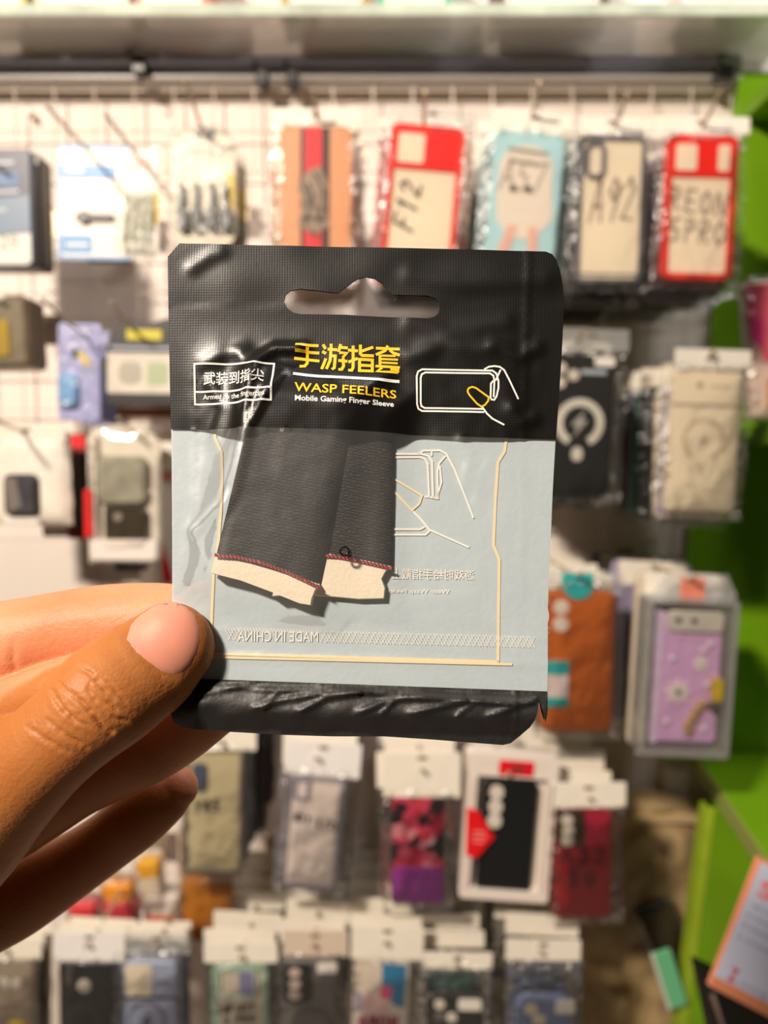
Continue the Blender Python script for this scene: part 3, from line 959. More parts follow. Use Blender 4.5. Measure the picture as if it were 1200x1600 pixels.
p.bag(846, 548, 975, 785, seed=6)
p.header(860, 516, 975, 550, m=film('clear_header', gloss=0.05, haze=0.18))
stack(p, 6, ['black', 'black', 'clear', 'grey'], 'the black ringed case', drop=0.012, hpx=(520, 550, 115))
hook(900, 536, 0.80, 0.02, 0.02, 'hook above the black case with the charging ring')

p = Pk('phone_case_packet', 'cream phone case with faint charging ring and divided camera bar', 'phone case', (1046, 580, 1155, 800), 0.79, 2)
b = p.body(col('cream_case', (226, 212, 186), 0.4), 10)
p.strokes('camera_divider', [[(1048, 634), (1153, 634)]], 5, -0.0004, col('divider_taupe', (170, 154, 134)), b)
p.ring('charging_ring', 1099, 687, 34, 28, -62, 242, -0.0005, col('ring_taupe', (196, 178, 152)), b)
p.slab('ring_tail', 1094, 724, 1102, 742, 4, -0.0005, 0.0002, col('ring_taupe', (196, 178, 152)), b, bev=0)
p.poly('bolt', [(1104, 676), (1092, 690), (1098, 691), (1095, 702), (1107, 686), (1101, 685)], -0.0005, 0.0002, col('divider_taupe', (170, 154, 134)), b, bev=0)
p.slab('camera_dot', 1083, 598, 1093, 608, 5, -0.0006, 0.0002, col('divider_taupe', (170, 154, 134)), b, bev=0)
p.strokes('lettering', [[(1106, 604), (1134, 604)]], 4, -0.0005, col('ring_taupe', (196, 178, 152)), b)
p.bag(1028, 570, 1166, 812, seed=7)
p.header(1046, 548, 1164, 578, m=col('pale_grey_header', (218, 212, 198), 0.3))
stack(p, 7, ['violet', 'clear', 'black', 'teal', 'violet', 'grey'], 'the cream ringed case', drop=0.014, hpx=(548, 578, 118))
hook(1104, 560, 0.79, 0.01, 0.01, 'hook above the cream case with the charging ring')

# ---- third row
p = Pk('phone_case_packet', 'orange brown leather look phone case with a teal paper band', 'phone case', (846, 922, 960, 1148), 0.79, 0.5)
lm = col('orange_leatherette', (186, 94, 20), 0.5)
nt = lm.node_tree
wv, tc2, bp2 = nt.nodes.new('ShaderNodeTexWave'), nt.nodes.new('ShaderNodeTexCoord'), nt.nodes.new('ShaderNodeBump')
mp2 = nt.nodes.new('ShaderNodeMapping')
mp2.inputs['Rotation'].default_value = (0, R(45), 0)
wv.inputs['Scale'].default_value = 60
wv.bands_direction = 'X'
bp2.inputs['Strength'].default_value = 0.6
bp2.inputs['Distance'].default_value = 0.001
nt.links.new(tc2.outputs['Object'], mp2.inputs['Vector'])
nt.links.new(mp2.outputs['Vector'], wv.inputs['Vector'])
nt.links.new(wv.outputs['Fac'], bp2.inputs['Height'])
nt.links.new(bp2.outputs['Normal'], nt.nodes['Principled BSDF'].inputs['Normal'])
b = p.body(lm, 12)
for cy in (947, 974):
    p.slab('lens_hole', 862, cy - 12, 887, cy + 12, 12, -0.0012, 0.0002, m_lens, b, bev=0.0004)
p.poly('teal_tab', [(874, 892), (922, 892), (924, 915), (916, 930), (898, 935), (882, 928), (876, 912)], -0.002, -0.001, col('teal_print', (44, 164, 164)))
o = p.slab('paper_band', 846, 1032, 888, 1106, 1, -0.0022, 0.0004, col('band_white', (216, 200, 196)), bev=0.0002)
p.slab('teal_block', 846, 1032, 888, 1054, 1, -0.0026, -0.002, col('teal_print', (44, 164, 164)), o, bev=0)
p.slab('teal_block', 846, 1091, 888, 1106, 1, -0.0026, -0.002, col('teal_print', (44, 164, 164)), o, bev=0)
p.bag(836, 900, 975, 1160, seed=8)
p.header(850, 888, 970, 914, m=film('clear_header', gloss=0.05, haze=0.18))
stack(p, 7, ['black', 'navy', 'black'], 'the orange brown case', drop=0.008, hpx=(890, 914, 120))
hook(900, 900, 0.79, 0.015, 0.01, 'hook above the orange brown case')

p = Pk('phone_case_box', 'lilac phone case with white flowers in a clear white edged box', 'phone case', (1000, 893, 1146, 1182), 0.78, 2.5)
b = p.slab('case_shell', 1030, 958, 1128, 1165, 8, 0.001, 0.010, col('lilac_case', (214, 168, 212), 0.35), bev=0.0015)
p.slab('pale_rim', 1020, 955, 1034, 1168, 5, 0.0, 0.012, col('pale_lilac_rim', (216, 196, 222), 0.3))
p.slab('camera_bar', 1038, 952, 1126, 985, 8, -0.004, 0.002, col('camera_bar_grey', (202, 196, 182), 0.3), b, bev=0.0015)
for cx in (1053, 1078):
    p.slab('lens', cx - 5, 962, cx + 5, 972, 5, -0.0048, -0.0035, m_ink, b, bev=0.0003)
for cx, cy, r in ((1062, 1083, 21), (1096, 1037, 14)):
    mb = MB()
    pts = []
    for k in range(40):
        a = 2 * math.pi * k / 40
        rr_ = r * (0.78 + 0.22 * math.cos(8 * a))
        pts.append(p.P(cx + rr_ * math.cos(a), cy + rr_ * math.sin(a)))
    f = mb.slab(pts, -0.0012, 0.0012, 0.0004).build('flower', col('flower_white', (226, 216, 208)), b)
    p.slab('flower_eye', cx - r * .22, cy - r * .22, cx + r * .22, cy + r * .22, r * .22, -0.0024, -0.001, m_ink if r > 15 else m_lens, f, bev=0.0003)
for cx, cy in ((1050, 1030), (1108, 1005), (1108, 1070), (1048, 1132), (1108, 1142), (1098, 1015)):
    p.slab('pearl', cx - 5, cy - 5, cx + 5, cy + 5, 5, -0.003, 0.001, col('pearl_white', (222, 206, 222), 0.1, coat=1), b, bev=0.002)
for cx, cy in ((1102, 1102), (1094, 1112), (1089, 1124), (1082, 1136), (1083, 1146)):
    p.slab('gold_bead', cx - 8, cy - 8, cx + 8, cy + 8, 8, -0.005, 0.001, col('gold_bead', (214, 180, 120), 0.15, metal=0.6), b, bev=0.003)
p.slab('yellow_tag', 1114, 1058, 1130, 1094, 2, -0.006, 0.0005, col('tag_yellow', (206, 172, 20)), b, bev=0.0003)
p.slab('dark_ring', 1112, 1097, 1126, 1112, 6, -0.006, 0.0005, col('dark_bead', (78, 66, 58)), b, bev=0.001)
p.frame('box_edge', 1000, 930, 1142, 1182, 6, 8, -0.012, 0.020, film('milky_box_edge', (0.95, 0.95, 0.95), 0.05, 0.22, 0.15, 0.3))
p.slab('clear_box', 1002, 932, 1140, 1180, 6, -0.0118, 0.0195, film('clear_box_sheet', (0.99, 0.99, 0.99), 0.015, 0.03, 0.1, 0.2, 60, 0.003, 0.4), bev=0.002)
p.poly('hang_flap', [(1010, 930), (1034, 896), (1128, 893), (1146, 925), (1142, 932)], 0.002, 0.004, film('milky_box_edge', (0.95, 0.95, 0.95), 0.05, 0.22, 0.15, 0.3))
p.slab('coral_sticker', 1056, 900, 1094, 942, 3, 0.0008, 0.002, col('coral_print', (216, 128, 104)), bev=0)
hook(1076, 905, 0.78, 0.012, 0.008, 'hook behind the flap of the lilac flower case')
stack(p, 3, ['clear', 'violet', 'navy'], 'the lilac flower case', drop=0.004, hpx=(893, 935, 120))

# ---- fourth row
p = Pk('phone_case_packet', 'grey beige clear phone case marked Y85 above an ochre case', 'phone case', (284, 1164, 386, 1372), 0.78, 1)
p.slab('insert_card', 288, 1168, 376, 1368, 10, 0.002, 0.009, col('beige_insert', (190, 176, 140), 0.6))
p.frame('case_rim', 284, 1164, 380, 1372, 12, 5, -0.001, 0.010, col('grey_rim', (120, 112, 106)))
p.slab('camera_panel', 300, 1190, 322, 1234, 6, -0.0015, 0.003, col('camera_slate', (72, 80, 100)))
p.pen('Y85', 302, 1272, 14, -2, 2, -18, 4, 0.0012, m_dark_ink)
p.bag(276, 1158, 396, 1386, seed=9)
p.header(290, 1128, 402, 1166)
stack(p, 6, ['black', 'navy', 'black'], 'the clear case marked Y85', hpx=(1128, 1166, 112), jx=0.006)
hook(346, 1140, 0.78, 0.008, 0.006, 'hook above the clear case marked Y85')
p = Pk('phone_case_packet', 'plain ochre phone case hanging low below the case marked Y85', 'phone case', (281, 1290, 364, 1478), 0.83, 0)
p.body(col('ochre_case', (186, 116, 14), 0.45), 6)
p.slab('camera_panel', 288, 1298, 318, 1330, 4, -0.001, 0.001, m_black)
p.bag(275, 1284, 372, 1486, seed=10)

p = Pk('phone_case_packet', 'clear phone case with violet grey rim and tilted handwriting', 'phone case', (440, 1206, 534, 1396), 0.77, 5)
p.slab('insert_card', 444, 1210, 530, 1392, 8, 0.002, 0.009, col('pinkish_insert', (222, 208, 200), 0.5))
m = col('violet_grey_rim', (150, 144, 156), 0.35)
p.frame('case_rim', 440, 1206, 534, 1396, 10, 8, -0.001, 0.010, m)
p.frame('camera_rim', 450, 1212, 478, 1248, 6, 5, -0.0012, 0.003, m)
p.pen('M11 LITE', 456, 1284, 9.5, 1.6, 2, -12, 3, 0.0012, m_dark_ink)
p.bag(428, 1195, 546, 1408, seed=14)
p.header(434, 1150, 556, 1206, m=col('glossy_white_header', (240, 236, 232), 0.16, coat=0.6, bump=0.5, bscale=50))
stack(p, 6, ['clear', 'red', 'black', 'black'], 'the violet rimmed case', hpx=(1150, 1206, 122), jx=0.006)
hook(495, 1166, 0.77, 0.006, 0.004, 'hook above the violet rimmed case')

p = Pk('phone_case_packet', 'phone case printed with pink roses above purple glitter', 'phone case', (610, 1242, 697, 1418), 0.77, 0.5)
fm = mat('rose_print', (120, 30, 50), 0.35)
nt = fm.node_tree
vo, cr, tc3 = nt.nodes.new('ShaderNodeTexVoronoi'), nt.nodes.new('ShaderNodeValToRGB'), nt.nodes.new('ShaderNodeTexCoord')
vo.inputs['Scale'].default_value = 75
cr.color_ramp.interpolation = 'CONSTANT'
for i, (pos, c) in enumerate(((0, (34, 20, 24)), (0.42, (200, 60, 90)), (0.58, (230, 150, 160)), (0.72, (176, 24, 60)), (0.85, (48, 30, 28)))):
    e = cr.color_ramp.elements[i] if i < 2 else cr.color_ramp.elements.new(pos)
    e.position = pos
    e.color = S(*c)
sx = nt.nodes.new('ShaderNodeSeparateColor')
nt.links.new(tc3.outputs['Object'], vo.inputs['Vector'])
nt.links.new(vo.outputs['Color'], sx.inputs[0])
nt.links.new(sx.outputs[0], cr.inputs[0])
nt.links.new(cr.outputs[0], nt.nodes['Principled BSDF'].inputs['Base Color'])
b = p.body(fm, 8)
p.slab('glitter_panel', 612, 1356, 695, 1416, 6, -0.0006, 0.001, col('purple_glitter', (150, 50, 150), 0.25, var=0.3, vscale=220, bump=0.6, bscale=500), b, bev=0.0002)
for cx, cy, r, c in ((664, 1300, 15, (222, 60, 90)), (672, 1312, 9, (244, 190, 200)), (622, 1296, 14, (226, 140, 150)), (632, 1334, 13, (190, 70, 100)), (646, 1254, 12, (206, 60, 84)), (676, 1340, 9, (190, 80, 100)), (676, 1274, 8, (150, 30, 60))):
    pts = []
    for k in range(30):
        a = 2 * math.pi * k / 30
        q = r * (0.86 + 0.14 * math.cos(5 * a))
        pts.append(p.P(cx + q * math.cos(a), cy + q * math.sin(a)))
    MB().slab(pts, -0.0005 - r * 1e-5, 0.0002, 0).build('printed_rose', col('rose_%d' % (c[1] + c[2]), c, 0.35), b)
p.bag(596, 1228, 712, 1432, seed=15)
p.header(596, 1166, 720, 1240)
stack(p, 5, ['black', 'grey', 'violet'], 'the rose printed phone case', hpx=(1180, 1240, 122), jx=0.006)
hook(658, 1184, 0.77, 0.006, 0.004, 'hook above the rose printed phone case')

p = Pk('phone_case_box', 'black phone case in a white window box with red stickers', 'phone case', (716, 1166, 868, 1412), 0.775, 4)
o = p.frame('box_front', 722, 1170, 866, 1410, 8, 16, -0.006, 0.008, col('white_box_card', (232, 220, 208), 0.45))
p.slab('box_back', 726, 1174, 862, 1406, 6, 0.006, 0.014, col('white_box_card', (232, 220, 208), 0.45))
p.slab('hang_panel', 736, 1172, 852, 1208, 2, -0.0056, 0.002, col('white_box_card', (232, 220, 208), 0.45))
b = p.slab('case_shell', 750, 1214, 838, 1403, 14, -0.003, 0.006, col('matt_black_case', (20, 22, 22), 0.45), bev=0.0018)
for cy in (1234, 1258, 1281):
    p.slab('lens_hole', 759, cy - 12, 782, cy + 12, 11, -0.0042, -0.0025, m_lens, b, bev=0.0003)
p.slab('red_label', 770, 1179, 826, 1203, 3, -0.0066, -0.005, col('label_red', (222, 16, 34)), bev=0.0002)
p.slab('slot', 790, 1184, 810, 1198, 4, -0.007, -0.006, col('label_dark_red', (150, 50, 50)), bev=0)
o = p.poly('red_sticker', [(724, 1260), (742, 1264), (758, 1286), (772, 1306), (758, 1324), (746, 1342), (728, 1338)], -0.0075, -0.006, col('sticker_red', (226, 20, 28)))
p.strokes('lettering', [[(738, 1298), (756, 1298)], [(738, 1306), (758, 1306)], [(738, 1314), (754, 1314)]], 2.5, -0.0079, col('sticker_pink', (236, 150, 150)), o)
for xx in (731, 859):
    p.strokes('box_crease', [[(xx, 1215), (xx, 1395)]], 2, -0.0064, col('crease_pink', (206, 168, 156)))
hook(792, 1190, 0.775, 0.004, 0.003, 'hook above the boxed black phone case')
p = Pk('phone_case_box', 'second white box hidden close behind the boxed black phone case', 'phone case', (716, 1166, 868, 1412), 0.82, 2)
p.slab('box_body', 724, 1176, 864, 1408, 6, 0, 0.03, col('white_box_card', (232, 220, 208), 0.45))
p.slab('red_label', 776, 1180, 826, 1200, 3, -0.0008, 0, col('label_red', (222, 16, 34)), bev=0)

p = Pk('phone_case_packet', 'deep red phone case with dark handwriting below a white header', 'phone case', (864, 1256, 958, 1442), 0.77, -0.3)
b = p.body(col('deep_red_case', (150, 12, 24), 0.3), 9)
p.slab('crimson_patch', 912, 1262, 952, 1318, 3, -0.0004, 0.0004, col('crimson_panel', (168, 26, 58), 0.3), b, bev=0)  # flat crimson patch, pinker than the shell
p.slab('camera_panel', 868, 1260, 913, 1320, 5, -0.0014, 0.001, col('dark_olive_panel', (52, 40, 22), 0.3), b, bev=0.0003)
for cx, cy in ((884, 1276), (886, 1294), (885, 1310)):
    p.slab('lens_hole', cx - 10, cy - 9, cx + 10, cy + 9, 9, -0.002, -0.0012, m_lens, b, bev=0.0002)
p.pen('A32', 874, 1350, 27, 0, 2, -26, 5, -0.0008, col('maroon_ink', (84, 6, 14), 0.5), b)
p.pen('5G', 884, 1384, 27, 0, 2, -24, 5, -0.0008, col('maroon_ink', (84, 6, 14), 0.5), b)
p.bag(856, 1250, 976, 1450, seed=16)
p.header(858, 1214, 978, 1256)
stack(p, 7, ['black', 'black', 'grey'], 'the deep red phone case', hpx=(1214, 1256, 120), jx=0.006, drop=-0.004)
hook(918, 1228, 0.77, 0.004, 0.003, 'hook above the deep red phone case')

# ---- bottom row
p = Pk('phone_case_packet', 'taupe grey phone case cut off by the bottom left corner', 'phone case', (-50, 1490, 54, 1700), 0.76, 1)
b = p.body(col('taupe_case', (150, 136, 120), 0.45), 12)
for cx, cy in ((8, 1530), (28, 1530)):
    p.slab('lens_hole', cx - 9, cy - 9, cx + 9, cy + 9, 9, -0.0012, 0.0002, m_lens, b, bev=0.0003)
p.slab('yellow_tag', 16, 1594, 44, 1612, 3, -0.003, 0, col('tag_yellow', (206, 172, 20)), b)
p.bag(-58, 1480, 66, 1710, seed=17)
p.header(-44, 1452, 70, 1488)
stack(p, 2, ['black', 'clear'], 'the taupe grey phone case', hpx=(1452, 1488, 114), Y1=0.80, drop=0.03)
hook(12, 1465, 0.76, 0.004, 0.003, 'hook above the taupe grey phone case')

p = Pk('phone_case_packet', 'black phone case with one round white dot, bottom row', 'phone case', (90, 1494, 182, 1700), 0.76, 1)
b = p.body(col('charcoal_case', (32, 32, 34), 0.4), 10)
p.slab('lens_hole', 121, 1524, 143, 1546, 11, -0.0012, 0.0002, m_lens, b, bev=0.0003)
p.strokes('lettering', [[(108, 1500), (106, 1528)]], 9, -0.0004, col('slate_words', (78, 74, 70)), b)
p.ring('charging_ring', 128, 1598, 31, 25, 0, 359, -0.0005, col('slate_ring', (52, 50, 48)), b)
p.bag(80, 1486, 196, 1710, seed=18)
p.header(84, 1442, 200, 1492, m=col('glossy_white_header', (240, 236, 232), 0.16, coat=0.6, bump=0.5, bscale=50))
stack(p, 2, ['black', 'grey'], 'the black case with the white dot', hpx=(1442, 1492, 116), Y1=0.80, drop=0.03)
hook(140, 1456, 0.76, 0.004, 0.003, 'hook above the black case with the white dot')

p = Pk('phone_case_packet', 'blue grey phone case with cream camera patch and dark charging ring', 'phone case', (186, 1494, 278, 1700), 0.76, 1)
b = p.body(col('blue_grey_case', (150, 158, 184), 0.4), 10)
p.slab('camera_panel', 194, 1500, 238, 1552, 6, -0.0012, 0.0004, col('cream_patch', (226, 214, 190)), b, bev=0.0003)
p.strokes('camera_divider', [[(188, 1555), (276, 1555)]], 6, -0.0004, col('navy_line', (44, 50, 70)), b)
p.strokes('lettering', [[(246, 1528), (266, 1528)]], 5, -0.0004, col('slate_blue_words', (90, 96, 120)), b)
p.ring('charging_ring', 229, 1594, 32, 27, 0, 359, -0.0005, col('slate_blue_words', (90, 96, 120)), b)
p.poly('bolt', [(234, 1582), (220, 1598), (227, 1599), (224, 1610), (238, 1594), (231, 1593)], -0.0006, 0.0002, col('navy_line', (44, 50, 70)), b, bev=0)
p.bag(176, 1470, 292, 1710, 0.009, 0.012, seed=19, amp=0.005)
p.header(194, 1444, 300, 1478, m=film('clear_header', gloss=0.05, haze=0.18))
stack(p, 2, ['black', 'navy'], 'the blue grey phone case', hpx=(1446, 1478, 110), Y1=0.80, drop=0.03)
hook(246, 1456, 0.76, 0.004, 0.003, 'hook above the blue grey phone case')

p = Pk('phone_case_packet', 'clear phone case with mint green rim and two lines of handwriting', 'phone case', (330, 1500, 421, 1700), 0.76, 0)
p.slab('insert_card', 334, 1504, 417, 1696, 8, 0.002, 0.009, col('greyish_insert', (196, 184, 168), 0.5))
p.frame('case_rim', 330, 1500, 421, 1700, 10, 8, -0.001, 0.010, col('mint_rim', (150, 182, 160), 0.3))
p.frame('camera_rim', 340, 1506, 402, 1556, 6, 4, -0.0008, 0.003, col('pale_mint', (186, 200, 184), 0.3))
p.slab('camera_panel', 374, 1508, 400, 1551, 2, -0.0006, 0.003, col('slate_violet', (120, 120, 156), 0.3))
p.pen('INFINIX'.replace('X', 'Y'), 340, 1584, 8.5, -1, 1, -12, 3, 0.0012, m_dark_ink)
p.pen('5 PRO', 346, 1602, 11, -1, 1, -12, 3, 0.0012, m_dark_ink)
p.bag(320, 1496, 434, 1710, seed=20)
p.header(318, 1460, 438, 1494)
stack(p, 6, ['black', 'clear', 'black'], 'the mint rimmed phone case', hpx=(1460, 1494, 120), Y1=0.95)
hook(378, 1474, 0.76, 0.004, 0.003, 'hook above the mint rimmed phone case')

p = Pk('phone_case_packet', 'dark grey phone case with black camera block of three lenses', 'phone case', (438, 1492, 528, 1700), 0.76, 0.5)
b = p.body(col('dark_grey_case', (104, 100, 98), 0.4), 10)
p.slab('camera_panel', 440, 1496, 488, 1563, 10, -0.002, 0.001, col('charcoal_case', (32, 32, 34), 0.4), b, bev=0.0005)
for cy in (1511, 1530, 1549):
    p.slab('lens_ring', 450, cy - 8, 470, cy + 8, 8, -0.003, -0.0015, col('rose_lens', (206, 186, 176), 0.25), b, bev=0.0004)
p.slab('white_sticker', 496, 1495, 528, 1512, 4, -0.001, 0.001, white_print, b, bev=0)
p.ring('charging_ring', 486, 1606, 35, 28, 0, 359, -0.0005, col('slate_words', (78, 74, 70)), b)
p.bag(430, 1478, 542, 1710, seed=21)
p.header(440, 1440, 546, 1484, m=col('copper_header', (214, 196, 176), 0.25))
stack(p, 6, ['brown', 'black', 'clear'], 'the dark grey three lens case', hpx=(1446, 1484, 110), Y1=0.95)
hook(490, 1456, 0.76, 0.004, 0.003, 'hook above the dark grey three lens case')

p = Pk('phone_case_packet', 'white phone case printed with a blue block and pink shapes', 'phone case', (548, 1492, 640, 1700), 0.76, 2)
b = p.body(col('offwhite_case', (222, 208, 192), 0.4), 10)
p.poly('blue_block', [(594, 1496), (634, 1498), (632, 1572), (614, 1566), (594, 1530)], -0.0006, 0.0002, col('print_blue', (48, 126, 170)), b, bev=0)
p.slab('pink_shape', 592, 1534, 612, 1556, 9, -0.0010, 0.0002, col('print_pink', (226, 90, 130)), b, bev=0)
p.slab('pale_shape', 564, 1552, 606, 1590, 14, -0.0008, 0.0002, col('print_rose', (226, 190, 186)), b, bev=0)
p.slab('violet_shape', 552, 1546, 562, 1580, 4, -0.0008, 0.0002, col('print_violet', (170, 160, 190)), b, bev=0)
p.pen('AMON', 558, 1606, 17, 0, 1, -20, 5, -0.0012, col('print_magenta', (170, 30, 90)), b)
p.bag(540, 1484, 654, 1710, seed=22)
p.header(542, 1432, 660, 1490)
stack(p, 6, ['clear', 'navy', 'black'], 'the white case with the blue block', hpx=(1440, 1490, 118), Y1=0.95)
hook(602, 1452, 0.76, 0.004, 0.003, 'hook above the white case with the blue block')

p = Pk('phone_case_packet', 'black phone case with small white sticker, low in the bottom row', 'phone case', (662, 1546, 758, 1740), 0.76, 1)
b = p.body(col('ink_black_case', (14, 15, 18), 0.35), 10)
for cx, cy in ((684, 1562), (704, 1584), (684, 1582)):
    p.slab('lens_hole', cx - 9, cy - 8, cx + 9, cy + 8, 8, -0.0012, 0.0002, m_lens if cy != 1582 else m_backs['grey'], b, bev=0.0003)
p.slab('white_sticker', 714, 1552, 752, 1571, 4, -0.001, 0.001, white_print, b, bev=0)
p.bag(646, 1490, 770, 1750, 0.009, 0.012, seed=23, amp=0.005)
p.header(656, 1472, 768, 1500)
stack(p, 6, ['teal', 'black', 'black'], 'the black case with the white sticker', hpx=(1472, 1500, 112), Y1=0.95, drop=-0.012)
hook(712, 1484, 0.76, 0.004, 0.003, 'hook above the black case with the white sticker')

p = Pk('phone_case_packet', 'dusty blue phone case with white flower dots, bottom row', 'phone case', (800, 1552, 892, 1740), 0.76, 1)
b = p.body(col('dusty_blue_case', (112, 124, 162), 0.4), 10)
for cx, cy in ((826, 1570), (840, 1588)):
    p.slab('white_dot', cx - 11, cy - 9, cx + 11, cy + 9, 8, -0.0012, 0.0002, col('dot_cream', (214, 204, 180)), b, bev=0.0003)
p.slab('white_sticker', 866, 1554, 898, 1576, 4, -0.001, 0.001, white_print, b, bev=0)
p.bag(784, 1484, 908, 1750, 0.009, 0.012, seed=24, amp=0.005)
p.header(782, 1450, 904, 1486)
stack(p, 6, ['black', 'clear', 'black', 'teal'], 'the dusty blue phone case', hpx=(1450, 1486, 122), Y1=0.95, drop=-0.01)
hook(842, 1466, 0.76, 0.004, 0.003, 'hook above the dusty blue phone case')

# small red and orange sweets-coloured packs below the hand
for x0, y0, x1, y1, rgb, lab in (
        (108, 1412, 150, 1440, (216, 50, 60), 'red capped small pack just below the fingertips'),
        (160, 1408, 214, 1444, (226, 60, 80), 'pinkish red small pack between two other red packs'),
        (228, 1430, 284, 1456, (214, 30, 40), 'red small pack right beside the ochre case'),
        (160, 1382, 206, 1414, (232, 150, 20), 'orange small pack on top of the pinkish red one'),
        (214, 1344, 250, 1374, (232, 170, 30), 'yellow orange small pack touching the ring finger outline'),
        (228, 1398, 282, 1430, (226, 214, 208), 'white small pack above the right red pack')):
    p = Pk('small_pack', lab, 'pack', (x0, y0, x1, y1), 0.86, random.uniform(-6, 6), 'small packs below the fingers')
    m = col('pack_%d_%d' % (rgb[0], rgb[1]), rgb, 0.3)
    p.slab('pack_body', x0, y0 + 6, x1, y1 + 50, 6, 0, 0.02, col('pack_cream', (216, 202, 180), 0.4), bev=0.002)
    p.slab('pack_cap', x0 - 1, y0, x1 + 1, y1, 8, -0.002, 0.022, m, bev=0.003)
    p.bag(x0 - 4, y0 - 10, x1 + 4, y1 + 54, 0.006, 0.026, seed=x0 % 17)

# ---- things on and below the green unit
p = Pk('pink_pouch', 'pink and white pouch leaning on the middle green shelf', 'pouch', (1168, 440, 1262, 676), 0.90, -5)
p.slab('pouch_body', 1172, 440, 1262, 652, 6, 0, 0.02, col('pouch_white', (214, 190, 176), 0.3, var=0.1, vscale=30), bev=0.003)
p.poly('pink_panel', [(1172, 446), (1262, 440), (1262, 560), (1196, 566), (1172, 500)], -0.0008, 0.001, col('pouch_pink', (222, 96, 120), 0.35), bev=0.0003)
p.poly('magenta_patch', [(1174, 500), (1196, 492), (1192, 540), (1176, 528)], -0.0012, 0.0, col('pouch_magenta', (224, 60, 140), 0.35), bev=0)
p.slab('orange_patch', 1196, 590, 1250, 640, 6, -0.0008, 0.001, col('pouch_orange', (222, 150, 96), 0.35), bev=0)
p.bag(1166, 432, 1270, 654, 0.006, 0.022, seed=31)

Y = 0.60
card = Pk('product_card', 'pale blue white card with orange edge at the lower right corner', 'card', (1104, 1330, 1400, 1640), Y)
q = [(1178, 1330), (1400, 1448), (1330, 1668), (1104, 1546)]
card.poly('card_body', q, 0, 0.005, col('card_orange_edge', (236, 150, 110), 0.4), bev=0.0004)
q2 = [(1182, 1336), (1396, 1450), (1330, 1642), (1112, 1528)]
f = card.poly('printed_face', q2, -0.0005, 0.0004, col('card_pale_blue', (206, 212, 236), 0.3), bev=0.0001)


def tilt(s_, t_):
    """photo pixel of a point on the tilted card, s_ along its top edge and t_ down its left edge"""
    return (1182 + 88 * s_ - 35 * t_, 1336 + 47 * s_ + 96 * t_)


def tilted_text(string, s0, s1, t0, t1, m, bold=0):
    vs, fs = glyphs(string, bold)
    V = [card.P(*tilt(s0 + (s1 - s0) * a, t1 + (t0 - t1) * b_)) for a, b_ in vs]
    MB().add([(x, -0.0007, z) for x, z in V], fs).build('lettering', m, f, False)


tilted_text('Sc', 0.13, 0.62, 0.22, 0.52, col('card_coral_ink', (240, 120, 120)), 0.03)
tilted_text('wireless', 0.12, 0.8, 0.60, 0.72, col('card_grey_ink', (150, 160, 186)))
tilted_text('Z', 0.20, 0.36, 1.72, 1.96, col('card_red_ink', (214, 60, 84)), 0.04)
tilted_text('oning', 0.42, 0.95, 1.84, 1.98, col('card_grey_ink', (150, 160, 186)))
for t_ in (0.85, 1.03, 1.24):
    card.strokes('list_line', [[tilt(0.1, t_), tilt(0.17, t_)], [tilt(0.25, t_), tilt(0.8, t_)]], 3, -0.0007, col('card_grey_ink', (150, 160, 186)), f)
p = Pk('black_case_stand', 'black stand with a grey rim under the pale blue card', 'stand', (1096, 1530, 1240, 1700), 0.64)
p.poly('stand_body', [(1094, 1518), (1260, 1600), (1260, 1760), (1150, 1760)], 0, 0.03, m_black, bev=0.002)
p.strokes('grey_rim', [[(1108, 1548), (1166, 1720)]], 7, -0.001, col('rim_grey', (140, 124, 112)))

p = Pk('wall_shade_sheet', 'crumpled brown sheet standing in for shade on the wall at lower right', 'bag', (905, 1248, 1122, 1660), 0.965)  # brown sheet added in place of the shade on the lower wall
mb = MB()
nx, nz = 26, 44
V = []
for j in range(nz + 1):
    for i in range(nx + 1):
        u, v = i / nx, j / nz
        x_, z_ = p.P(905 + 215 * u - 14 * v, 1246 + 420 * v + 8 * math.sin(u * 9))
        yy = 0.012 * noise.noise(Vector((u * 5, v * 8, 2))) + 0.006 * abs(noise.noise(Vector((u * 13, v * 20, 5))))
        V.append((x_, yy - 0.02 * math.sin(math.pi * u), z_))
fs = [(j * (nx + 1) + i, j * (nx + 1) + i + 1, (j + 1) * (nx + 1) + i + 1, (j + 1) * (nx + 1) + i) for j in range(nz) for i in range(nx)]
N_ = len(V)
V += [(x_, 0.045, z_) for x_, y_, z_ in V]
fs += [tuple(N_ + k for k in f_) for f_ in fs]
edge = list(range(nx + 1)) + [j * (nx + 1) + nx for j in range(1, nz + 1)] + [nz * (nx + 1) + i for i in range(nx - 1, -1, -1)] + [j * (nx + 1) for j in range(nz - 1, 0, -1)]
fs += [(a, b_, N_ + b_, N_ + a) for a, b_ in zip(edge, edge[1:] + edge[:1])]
mb.add(V, fs).build('sheet_body', col('shade_brown', (172, 146, 104), 0.6, var=0.22, vscale=14), p.t, sharp=0.5)
p.slab('sheet_top_strip', 908, 1250, 1116, 1262, 2, -0.022, -0.004, col('shade_brown_top', (186, 160, 118), 0.6))

